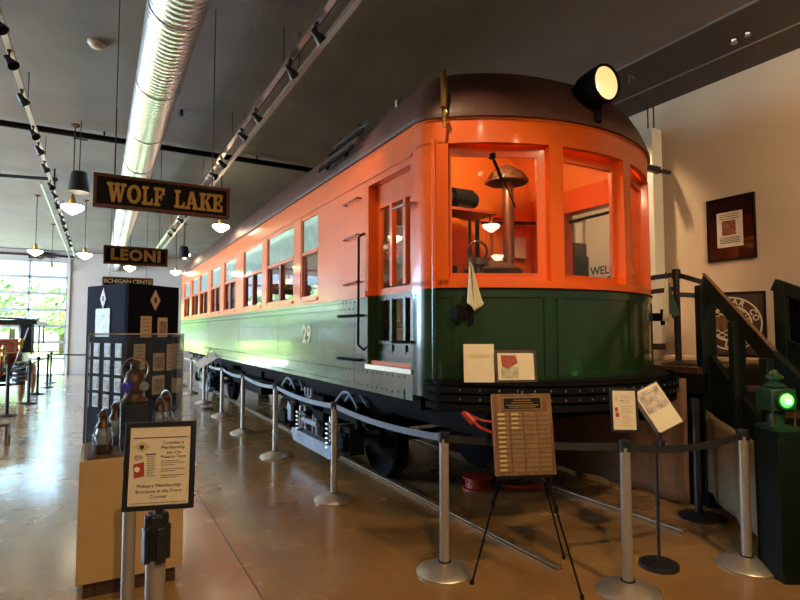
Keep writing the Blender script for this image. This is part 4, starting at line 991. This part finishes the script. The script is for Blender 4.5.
t=thing('name_plaque',(2.435,2.69,.75),'walnut plaque with rows of bronze name plates on the easel','plaque'); t.rotation_euler=(R(-9),0,-R(22)); 
q=MB(); q.box(-.205,.205,0,.022,0,.52); q.build('board',M['walnut'],t,bevel=.004)
q=MB(); q.box(-.135,.135,-.006,0,.415,.50); q.build('title_rim',M['brass'],t)
q=MB(); q.box(-.125,.125,-.008,-.005,.423,.492); q.build('title_plate',M['signblk'],t)
q=MB()
for z,w_ in ((.478,.06),(.462,.075),(.446,.11),(.434,.09)): q.box(-w_,w_,-.009,-.008,z-.003,z+.003)
q.build('title_lines',M['brass'],t)
for r_ in range(13):
    for c_ in range(4):
        q=MB(); x=-.138+c_*.092; z=.388-r_*.0292; q.box(x-.040,x+.040,-.004,0,z-.012,z+.012); o=q.build('name_plate',M['plate'],t)
q=MB()
for r_ in range(13):
    for c_ in range(2):
        if c_==1 and r_>3: continue
        x=-.170+.0+c_*.092; z=.388-r_*.0292; q.box(x-.0,x+.045,-.006,-.004,z-.004,z+.006)
q.build('engraving',M['palegold'],t)
# ================================================================== cards on the bumper
def leaning(name,x,y,w_,h_,rz,label,frame=False):
    t=bpy.data.objects.new(name,None); COL.objects.link(t); t.location=(x,y,1.306); t.rotation_euler=(R(-8),0,rz); tag(t,label,'picture' if frame else 'card')
    if frame:
        q=MB(); q.frame((0,0,0),X,Z,-Y,-w_/2,w_/2,0,h_,.018,-.012,.006); q.build('frame',M['dwood'],t,bevel=.002)
        q=MB(); q.box(-w_/2+.01,w_/2-.01,0,.008,.01,h_-.01); q.build('mat_board',M['cream'],t)
        q=MB(); q.prism([(-w_*.34,h_*.50),(-w_*.20,h_*.42),(.0+w_*.05,h_*.60),(-w_*.0,h_*.84),(-w_*.36,h_*.84)],(0,0,0),X,Z,-Y,.0,.002); q.build('orange_picture',M['redpaper'],t)
        q=MB(); q.box(-w_*.36,w_*.06,-.001,0,h_*.13,h_*.48); q.build('pale_sheet',M['wallgreen'],t)
    else:
        q=MB(); q.box(-w_/2,w_/2,0,.004,0,h_); q.build('card',M['cream'],t)
        q=MB(); q.box(-w_*.36,w_*.36,-.001,0,h_*.66,h_*.73); q.box(-w_*.33,w_*.33,-.001,0,h_*.635,h_*.65); q.build('tinted_strip',M['palegold'],t)
leaning('information_card',2.44,3.18,.225,.28,-R(30),'cream information card leaning on the bumper at the left')
leaning('picture_frame',2.675,3.045,.31,.235,-R(24),'dark framed picture with an orange shape leaning on the bumper',True)
# flags
def flag(name,top_,bot,w_,m,label,tipw=.012,m2=None):
    t=thing(name,top_,label,'flag'); top_=Vector(top_); bot=Vector(bot); off=tuple(top_)
    q=MB(); q.cyl(top_+Z*.06,bot+Z*.02+Vector((.0,.02,0)),.006,n=8); q.build('stick',M['dwood'],t,off)
    d=(bot-top_); 
    def fn(u,v):
        width=tipw+(w_-tipw)*min(1,v*1.15); x=(u-.5)*width; p=top_+d*(v+ .0)
        cut=0 if v<.99 else -abs(u-.45)*-.0
        return (p.x+x*.87,p.y-x*.45-.012*math.sin(u*9)*(v+.2),p.z+(abs(u-.5)*2*.06*(1 if v>.8 else 0)*(v-.8)*5))
    q=MB(); q.grid(fn,10,14); q.build('cloth',m,t,off,solid=.003)
flag('furled_flag',(2.475,3.33,2.21),(2.50,3.30,1.83),.125,M['cloth_c'],'cream furled flag hanging from the left front bracket')
flag('furled_flag',(5.00,3.44,2.22),(5.03,3.38,1.80),.12,M['cloth_g'],'dark green furled flag hanging at the right front corner',.02)
q=MB(); q.grid(lambda u,v:(4.955+.05*(u-.5)*(1+v)-.03*v,3.40,2.2-.42*v),4,6); o=q.build('furled_flag',M['cloth_c'],None,(4.95,3.4,1.8),solid=.004); tag(o,'cream furled flag beside the dark green one at right','flag')
# hoses and reels under the car
def reel(loc,label):
    t=thing('cord_reel',loc,label,'reel')
    q=MB(); q.cyl((0,0,0),(0,0,.012),.16,n=28); q.cyl((0,0,.115),(0,0,.127),.16,n=28); q.build('flange',M['red'],t)
    q=MB(); 
    for i in range(6): q.torus((0,0,.022+i*.017),Z,.12,.010,28,6)
    q.cyl((0,0,0),(0,0,.12),.10); q.build('cord',M['red'],t)
reel((3.60,4.75,0),'red cord reel lying on the floor under the railcar front')
q=MB(); q.tube([(4.1+.28*math.cos(i*.45)*(1+.03*i/4),4.55+.22*math.sin(i*.45),.015+.002*i) for i in range(36)],.009,6); tag(q.build('air_hose',M['red'],None,(4.1,4.5,0)),'red hose coiled loosely on the floor beside the reel','hose')
q=MB(); q.tube([(2.40,3.28,1.06),(2.47,3.22,.97),(2.62,3.12,.90),(2.82,3.05,.90),(3.0,3.05,1.02)],.012,8); q.tube([(2.40,3.28,1.06),(2.50,3.22,1.02),(2.72,3.12,.99),(2.95,3.08,1.04)],.011,8); q.cyl((2.38,3.30,1.09),(2.43,3.24,1.01),.03,n=12); tag(q.build('air_hose',M['red'],None,(2.7,3.15,.9)),'red air hoses looping below the bumper left of the plaque','hose')
# ================================================================== PLATFORM AND STAIRS AT RIGHT
DZ=1.33
t=thing('boarding_platform',(5.75,5,0),'dark wooden boarding platform beside the railcar, against the cream wall','platform'); off=t.location
q=MB(); q.box(5.02,6.05,3.15,9.5,DZ-.06,DZ); q.build('deck',M['dwood'],t,off)
q=MB(); q.box(5.02,5.07,3.12,9.5,DZ-.25,DZ-.06); q.box(5.07,6.05,3.12,3.18,DZ-.25,DZ-.06); q.build('fascia',M['black'],t,off)
for x in (5.13,5.98):
    for y in (3.3,5.5,8): q=MB(); q.box(x-.05,x+.05,y-.05,y+.05,0,DZ-.06); q.build('leg',M['black'],t,off)
# stairs
u=Vector((-.59,-.807,0)).normalized(); nn_=Vector((u.y*-1,u.x,0)); nn_=Vector((.807,-.59,0)); T0=Vector((5.21,3.15,0)); SL=.60; WD=.95
t=thing('staircase',(T0.x,T0.y,0),'dark green wooden staircase coming down from the boarding platform','stairs'); off=t.location
for s_ in (0,WD):
    o=T0+nn_*s_; q=MB()
    q.prism([(-.05,DZ+.16),(-.05,DZ-.34),(2.05,DZ-.34-.6*2.1+.18),(2.3,0),(2.3,.18),(0.0,DZ+.16)],o,u,Z,nn_,-.02,.025); q.build('stringer',M['dkgreen'],t,off)
for i in range(7):
    a=.02+i*.29; z=DZ-.19*(i+1)+.02; q=MB(); q.obox(T0,u,nn_,Z,a,a+.30,.03,WD-.03,z-.03,z); q.build('tread',M['dwood'],t,off)
    if i<7: q=MB(); q.obox(T0,u,nn_,Z,a,a+.015,.03,WD-.03,z,z+.16); q.build('riser',M['black'],t,off)
def newel(a,s_,w_,z0,z1): 
    o=T0+nn_*s_+u*a; q=MB(); q.obox(o,u,nn_,Z,-w_/2,w_/2,-w_/2,w_/2,z0,z1); q.build('newel_post',M['dkgreen'],t,off,bevel=.008)
newel(0,-.02,.14,0,2.13); newel(.60,-.02,.10,DZ-.65,1.76); newel(1.12,-.02,.12,0,1.47); newel(2.0,-.02,.1,0,1.0)
newel(0,WD,.10,DZ-.3,2.2); newel(1.0,WD,.1,.3,1.6)
q=MB(); q.bar(T0-u*.06+Z*2.17,T0+u*1.15+Z*(2.17-.60*1.21),.05,.14,(0,0,1)); q.bar(T0+u*1.15+Z*(2.17-.60*1.21),T0+u*2.0+Z*1.0,.05,.14); q.build('handrail',M['dkgreen'],t,off,bevel=.006)
q=MB(); q.bar(T0-u*.06+Z*2.25,T0+u*1.15+Z*(2.25-.60*1.21),.028,.012); q.build('rail_cap',M['walnut'],t,off)
# right railing
t=thing('ramp_railing',(5.85,2.75,0),'dark green timber railing with posts at the far right edge','railing'); off=t.location
for (x,y,z1) in ((5.86,2.80,2.15),(6.05,2.76,2.08)): q=MB(); q.box(x-.05,x+.05,y-.05,y+.05,0,z1); q.build('post',M['dkgreen'],t,off,bevel=.006)
q=MB(); q.bar((5.86,2.86,2.14),(5.86,1.2,1.35),.07,.12); q.build('top_rail',M['dkgreen'],t,off,bevel=.006)
q=MB(); q.bar((5.86,2.8,1.50),(5.86,1.2,.75),.05,.22); q.build('lower_rail',M['dkgreen'],t,off,bevel=.006)
# black belt posts on deck and floor
tp=black_post((5.26,3.50,DZ),'black belt post standing on the platform deck behind the flags',.99,'black belt posts by the platform')
q=MB()
for a_,b_,z0,z1 in (((5.26,3.5),(4.98,4.3),2.27,2.20),((5.26,3.5),(4.98,4.3),2.12,2.05),((5.26,3.5),(5.20,3.18),2.27,2.16),((5.26,3.5),(5.75,3.3),2.06,2.04)):
    q.bar((*a_,z0),(*b_,z1),.006,.05)
o=q.build('belt',M['belt'],tp,tp.location)
black_post((4.78,3.03,0),'black belt post on the floor between the two brown drapes',1.06,'black belt posts by the platform')
# drapes
def drape(a,b,zt0,zt1,zb0,zb1,m,label,folds,amp):
    a=Vector((*a,0)); b=Vector((*b,0)); d=b-a; n=Vector((-d.y,d.x,0)).normalized(); L=d.length
    def fn(u_,v_):
        w_=math.sin(u_*folds*6.28+.8*math.sin(u_*9))*amp*(.35+.65*v_)+ .4*amp*math.sin(u_*folds*2.7+1)
        zt=zt0+(zt1-zt0)*u_; zb=zb0+(zb1-zb0)*u_; p=a+d*u_+n*w_; return (p.x,p.y,zt+(zb-zt)*v_)
    q=MB(); q.grid(fn,int(folds*10),10); o=q.build('drape',m,None,(a.x,a.y,0),solid=.004); tag(o,label,'drape')
drape((4.985,8.6),(4.985,3.25),1.25,1.22,.03,.03,M['drape'],'brown cloth drape hanging behind the railcar front under the platform',9,.035)
sa=T0-nn_*.10+u*.12; sb=T0-nn_*.10+u*1.04
drape((sa.x,sa.y),(sb.x,sb.y),.93,.80,.17,.05,M['drape2'],'olive brown cloth drape hanging from the side of the staircase',2.5,.018)
# emblem board and yellow cabinet
t=thing('yellow_cabinet',(6.3,2.95,0),'yellow painted cabinet against the wall behind the stairs','cabinet'); off=t.location
q=MB(); q.box(6.10,6.5,2.2,4.2,0,1.34); q.build('body',M['yellow'],t,off)
q=MB(); q.box(6.07,6.52,2.17,4.23,1.34,1.38); q.build('top',M['cream'],t,off)
q=MB(); q.box(6.085,6.10,2.2,4.2,1.19,1.21); q.box(6.09,6.10,2.2,4.2,.98,1.0); q.build('trim_strip',M['dwood'],t,off)
# board: faces the viewer obliquely
bc=Vector((6.30,3.52,1.385)); bd=Vector((.42,-.91,0)).normalized(); bn=Vector((bd.y,-bd.x,0)); 
t=thing('emblem_board',tuple(bc),'dark red-brown board with a round car company emblem behind the stair rail','sign'); off=t.location
q=MB(); q.obox(bc,bd,Z,bn,-.36,.32,0,.74,-.03,0); q.build('board',M['dwood'],t,off,bevel=.004)
q=MB(); q.frame(bc,bd,Z,bn,-.36,.32,0,.74,.03,-.03,.01); q.build('frame',M['signblk'],t,off)
ec=bc+Z*.38+bn*.006+bd*(-.02)
q=MB()
for r_ in (.295,.20):
    pts=[ec+(bd*math.cos(i*2*math.pi/48)+Z*math.sin(i*2*math.pi/48))*r_ for i in range(49)]; q.tube(pts,.009,6)
for i in range(9):
    for s_ in (-1,1):
        o_=(i-4)*.045; L=math.sqrt(max(0,.19**2-(o_)**2)); dd=(bd*s_+Z*.6).normalized(); pp=(Z*1-bd*s_*.6).normalized(); q.tube([ec+pp*o_-dd*L,ec+pp*o_+dd*L],.006,4)
q.build('emblem_rings',M['cream'],t,off)
q=MB()
def ring_text(q,s_,a0,a1,r_,size,flip):
    for i,ch in enumerate(s_):
        a=a0+(a1-a0)*i/(len(s_)-1); rad=bd*math.cos(a)+Z*math.sin(a); tan=(bd*math.sin(a)-Z*math.cos(a)); 
        if flip: rad2,tan2=-rad,-tan
        else: rad2,tan2=rad,tan
        if ch!=' ': q.text(ch,size,ec+rad*r_+bn*.002,tan2,rad2,bn,off=.003,ext=.001)
ring_text(q,'CAR CO',R(95),R(15),.248,.085,False); ring_text(q,'ST. LOUIS',R(200),R(320),.248,.085,True)
q.build('lettering',M['cream'],t,off,smooth=False,fix=False)
q=MB(); q.obox(ec,bd,Z,bn,-.19,.07,-.07,.08,.004,.014); q.build('centre_plate',M['walnut'],t,off)
# signal lamp on pedestal
PX,PY=4.13,2.04
t=thing('lamp_pedestal',(PX,PY,0),'dark green wooden pedestal under the green signal lamp','pedestal'); off=t.location
wv=Vector((.873,-.4875,0)); dv=Vector((.4875,.873,0)); pc=Vector((PX,PY,0))
q=MB(); q.obox(pc,wv,dv,Z,-.06,.15,-.115,.15,0,1.0); q.obox(pc,wv,dv,Z,-.075,.11,-.12,-.115,.08,.95); q.build('column',M['dkgreen'],t,off,bevel=.006)
t=thing('signal_lamp',(PX,PY,1.0),'green railway signal lamp with a glowing green lens on its pedestal','lamp'); off=t.location
lc=pc+wv*.0
q=MB(); q.obox(lc,wv,dv,Z,-.08,.10,-.09,.10,1.0,1.03); q.cyl(lc+Z*1.03,lc+Z*1.11,.05,n=20); q.lathe([(.045,0),(.055,.04),(.04,.08)],lc+Z*1.03,n=20); q.build('base',M['sgreen'],t,off)
for sx in (-1,1): q=MB(); q.cyl(lc+wv*sx*.074-dv*.082+Z*1.02,lc+wv*sx*.074-dv*.082+Z*1.14,.006,n=8); q.build('corner_rod',M['brass'],t,off)
q=MB(); q.obox(lc,wv,dv,Z,-.08,.09,-.09,.09,1.13,1.285); q.build('housing',M['sgreen'],t,off,bevel=.012)
q=MB(); q.lathe([(.06,0),(.07,.015),(.05,.03),(.03,.04),(.03,.055),(.055,.065),(.055,.08),(.035,.095),(.02,.12),(0,.125)],lc+Z*1.285,n=24); q.build('chimney',M['sgreen'],t,off)
q=MB(); q.lathe([(.062,0),(.062,.03),(.05,.03),(.05,0)],lc-dv*.095+Z*1.21,-dv,n=28); q.build('lens_ring',M['sgreen'],t,off)
q=MB(); q.lathe([(.05,.01),(.045,.025),(.03,.038),(0,.045)],lc-dv*.095+Z*1.21,-dv,n=28); q.build('lens',M['greenlamp'],t,off)
q=MB(); q.lathe([(.018,.040),(.012,.05),(0,.054)],lc-dv*.095+Z*1.21-Z*.005,-dv,n=16); q.build('bright_spot',M['greenhot'],t,off)
light('POINT','green_lamp_light',tuple(lc-dv*.22+Z*1.21),.35,(.05,1,.1),rad=.03)
# wall things at right
t=thing('framed_poster',(XR,3.62,2.5),'dark framed poster with a white sheet on the cream right wall','poster'); off=t.location
YA,YB2,ZA,ZB2=3.36,3.92,2.52,3.28
q=MB(); q.box(XR-.012,XR,YA,YB2,ZA,ZB2); q.build('print',M['poster'],t,off)
q=MB(); q.frame((XR,0,0),Y,Z,-X,YA,YB2,ZA,ZB2,.016,0,.025); q.build('frame',M['signblk'],t,off)
q=MB(); q.box(XR-.015,XR-.012,3.50,3.80,2.68,3.10); q.build('sheet',M['white'],t,off)
q=MB(); q.box(XR-.017,XR-.015,3.58,3.74,2.82,3.00); q.build('sheet_picture',M['sepia'],t,off)
q=MB()
for z in (3.07,3.045,3.02,2.79,2.77,2.75,2.73): q.box(XR-.017,XR-.015,3.54,3.77,z-.004,z+.004)
q.build('printed_lines',M['ink'],t,off)
t=thing('wall_duct_panel',(6.3,4.5,1.5),'tall white boxed panel hung by rods beside the railcar','panel'); off=t.location
q=MB(); q.box(6.22,6.42,4.42,4.62,1.52,4.33); q.build('casing',M['whitep'],t,off,bevel=.006)
q=MB(); q.box(6.24,6.40,4.44,4.60,1.44,1.52); q.build('foot_block',M['blackm'],t,off)
q=MB(); q.cyl((6.26,4.5,4.33),(6.26,4.5,CZ),.01); q.cyl((6.38,4.5,4.33),(6.38,4.5,CZ),.01); q.build('hanger_rods',M['blackm'],t,off)
q=MB(); q.box(6.0,6.30,4.36,4.42,3.72,3.80); q.cyl((6.36,4.38,3.76),(6.5,4.38,3.76),.03); q.build('side_bracket',M['blackm'],t,off)
q=MB(); q.text('WELCOME',.17,(XR-.004,5.34,2.58),-Y,Z,-X,off=.004,ext=.002); 
t=thing('wall_lettering',(XR,5.1,2.1),'WELCOME lettering and arc logo on the wall, seen through the cab','lettering'); off=t.location
q.build('lettering',M['ink'],t,off,smooth=False,fix=False)
q=MB(); q.torus((XR-.006,5.34,2.31),X,.18,.012,32,6); q.build('arc_logo',M['ink'],t,off)
t=thing('display_column',(5.84,5.41,DZ),'black cabinet with an open frame on top, seen through the cab','cabinet'); off=t.location
q=MB(); q.box(5.70,5.98,5.28,5.55,DZ,2.72); q.build('cabinet',M['blackm'],t,off,bevel=.005)
q=MB(); q.box(5.71,5.95,5.29,5.53,2.72,2.90); q.build('grey_box',M['stove'],t,off)
q=MB()
for x in (5.73,5.93): 
    for y in (5.31,5.51): q.box(x-.015,x+.015,y-.015,y+.015,2.90,3.24)
q.box(5.71,5.95,5.29,5.53,3.22,3.26); q.build('open_frame',M['champ'],t,off)
# ================================================================== ANTIQUE CAR at far left
t=thing('antique_car',(-2.35,17.2,0),'black and red antique motor car with brass lamps near the garage door','car'); off=t.location
xr,xl=-1.58,-3.1
for x,nm in ((xr,1),(xl,-1)):
    for y in (15.9,18.66):
        q=MB(); q.torus((x,y,.40),X,.36,.045,36,10); w_=q.build('wheel',M['tyre'],t,off)
        q=MB(); q.cyl((x-.05,y,.40),(x+.05,y,.40),.06)
        for i in range(12): a=i*math.pi/6; q.cyl((x,y+.05*math.cos(a),.4+.05*math.sin(a)),(x,y+.33*math.cos(a),.4+.33*math.sin(a)),.013,n=6)
        q.torus((x,y,.4),X,.325,.018,36,6); q.build('spokes',M['carred'],w_)
q=MB()
for y in (15.9,18.66): q.cyl((xl,y,.4),(xr,y,.4),.03)
q.box(xl+.3,xr-.3,15.7,19.2,.48,.56); q.build('chassis',M['black'],t,off)
q=MB(); q.box(-2.75,-1.93,15.75,16.9,.58,1.12); q.build('hood',M['carred'],t,off,bevel=.06)
q=MB(); q.box(-2.70,-1.98,15.66,15.76,.55,1.15); q.build('radiator',M['brass'],t,off,bevel=.02)
q=MB(); q.box(-3.0,-1.68,16.9,19.3,.58,1.15); q.box(-3.0,-1.68,17.6,17.8,.9,1.35); q.box(-3.0,-1.68,18.9,19.3,.9,1.45); q.build('body',M['carred'],t,off,bevel=.05)
for s_,x in ((1,xr),(-1,xl)):
    q=MB(); pts=[(15.9+.52*math.cos(a),.42+.52*math.sin(a)) for a in [math.pi-i*math.pi*.75/10 for i in range(11)]]+[(16.7,.42)]
    for i in range(len(pts)-1):
        (y0,z0),(y1,z1)=pts[i],pts[i+1]; q.add([(x-.13,y0,z0),(x+.13,y0,z0),(x+.13,y1,z1),(x-.13,y1,z1)],[(0,1,2,3)])
    q.build('fender',M['carblk'],t,off,solid=.02)
q=MB()
def rf_(u_,v_): 
    y=15.9+3.4*v_; return (-3.05+1.75*u_,y,1.93+.09*math.sin(math.pi*v_)+.05*math.sin(math.pi*u_))
q.grid(rf_,8,10); q.build('roof',M['carblk'],t,off,solid=.03)
q=MB()
for x in (-3.03,-1.33): q.box(x-.01,x+.01,15.95,19.2,1.82,1.94)
q.box(-3.03,-1.33,15.92,15.96,1.84,1.95); q.build('roof_valance',M['carblk'],t,off)
q=MB()
for x in (-2.98,-1.40):
    for a_,b_ in (((x,16.3,1.1),(x,16.0,1.9)),((x,17.7,1.1),(x,17.7,1.9)),((x,19.1,1.3),(x,19.1,1.9))): q=MB(); q.cyl(a_,b_,.018); q.build('roof_bow',M['black'],t,off)
q=MB(); q.cyl((-1.45,16.05,1.88),(-1.75,15.75,.75),.02); q.build('roof_strap',M['pole'],t,off)
q=MB(); q.frame((0,16.75,0),X,Z,-Y,-2.95,-1.72,1.12,1.85,.03,0,.03); ws=q.build('windshield',M['brass'],t,off)
q=MB(); q.box(-2.92,-1.75,16.755,16.76,1.15,1.82); q.build('pane',M['clear'],ws,off)
q=MB(); q.box(-1.66,-1.42,16.0,16.6,1.15,1.84); q.build('side_curtain',M['carblk'],t,off,bevel=.01)
for x,y,z in ((-1.62,15.9,1.38),(-1.92,15.62,1.22)):
    q=MB(); q.cyl((x,y,z-.12),(x,y,z+.08),.05,n=16); q.cyl((x,y,z+.08),(x,y,z+.12),.03); q.cyl((x,y,z),(x,y-.08,z),.055,n=16); q.box(x-.01,x+.01,y,y+.1,z-.25,z-.1); q.build('side_lamp',M['brass'],t,off)
q=MB(); q.torus((-2.05,17.1,1.25),(0,1,.5),.18,.014,28,6); q.cyl((-2.05,17.1,1.25),(-2.05,16.9,.9),.014); q.build('steering_wheel',M['black'],t,off)
# step stool at left
t=thing('step_stool',(-1.35,10.2,0),'low grey step stool with splayed legs on the floor at far left','stool'); off=t.location
q=MB(); q.box(-1.75,-1.12,9.95,10.35,.26,.30); q.build('seat_board',M['walnut'],t,off,bevel=.008)
for x in (-1.72,-1.15):
    s_=1 if x>-1.4 else -1
    q=MB(); q.prism([(-.16,.26),(.16,.26),(.20,0),(.13,0),(.10,.10),(-.10,.10),(-.13,0),(-.20,0)],(x,10.15,0),Y,Z,X,-.015,.015); q.build('leg',M['walnut'],t,off)
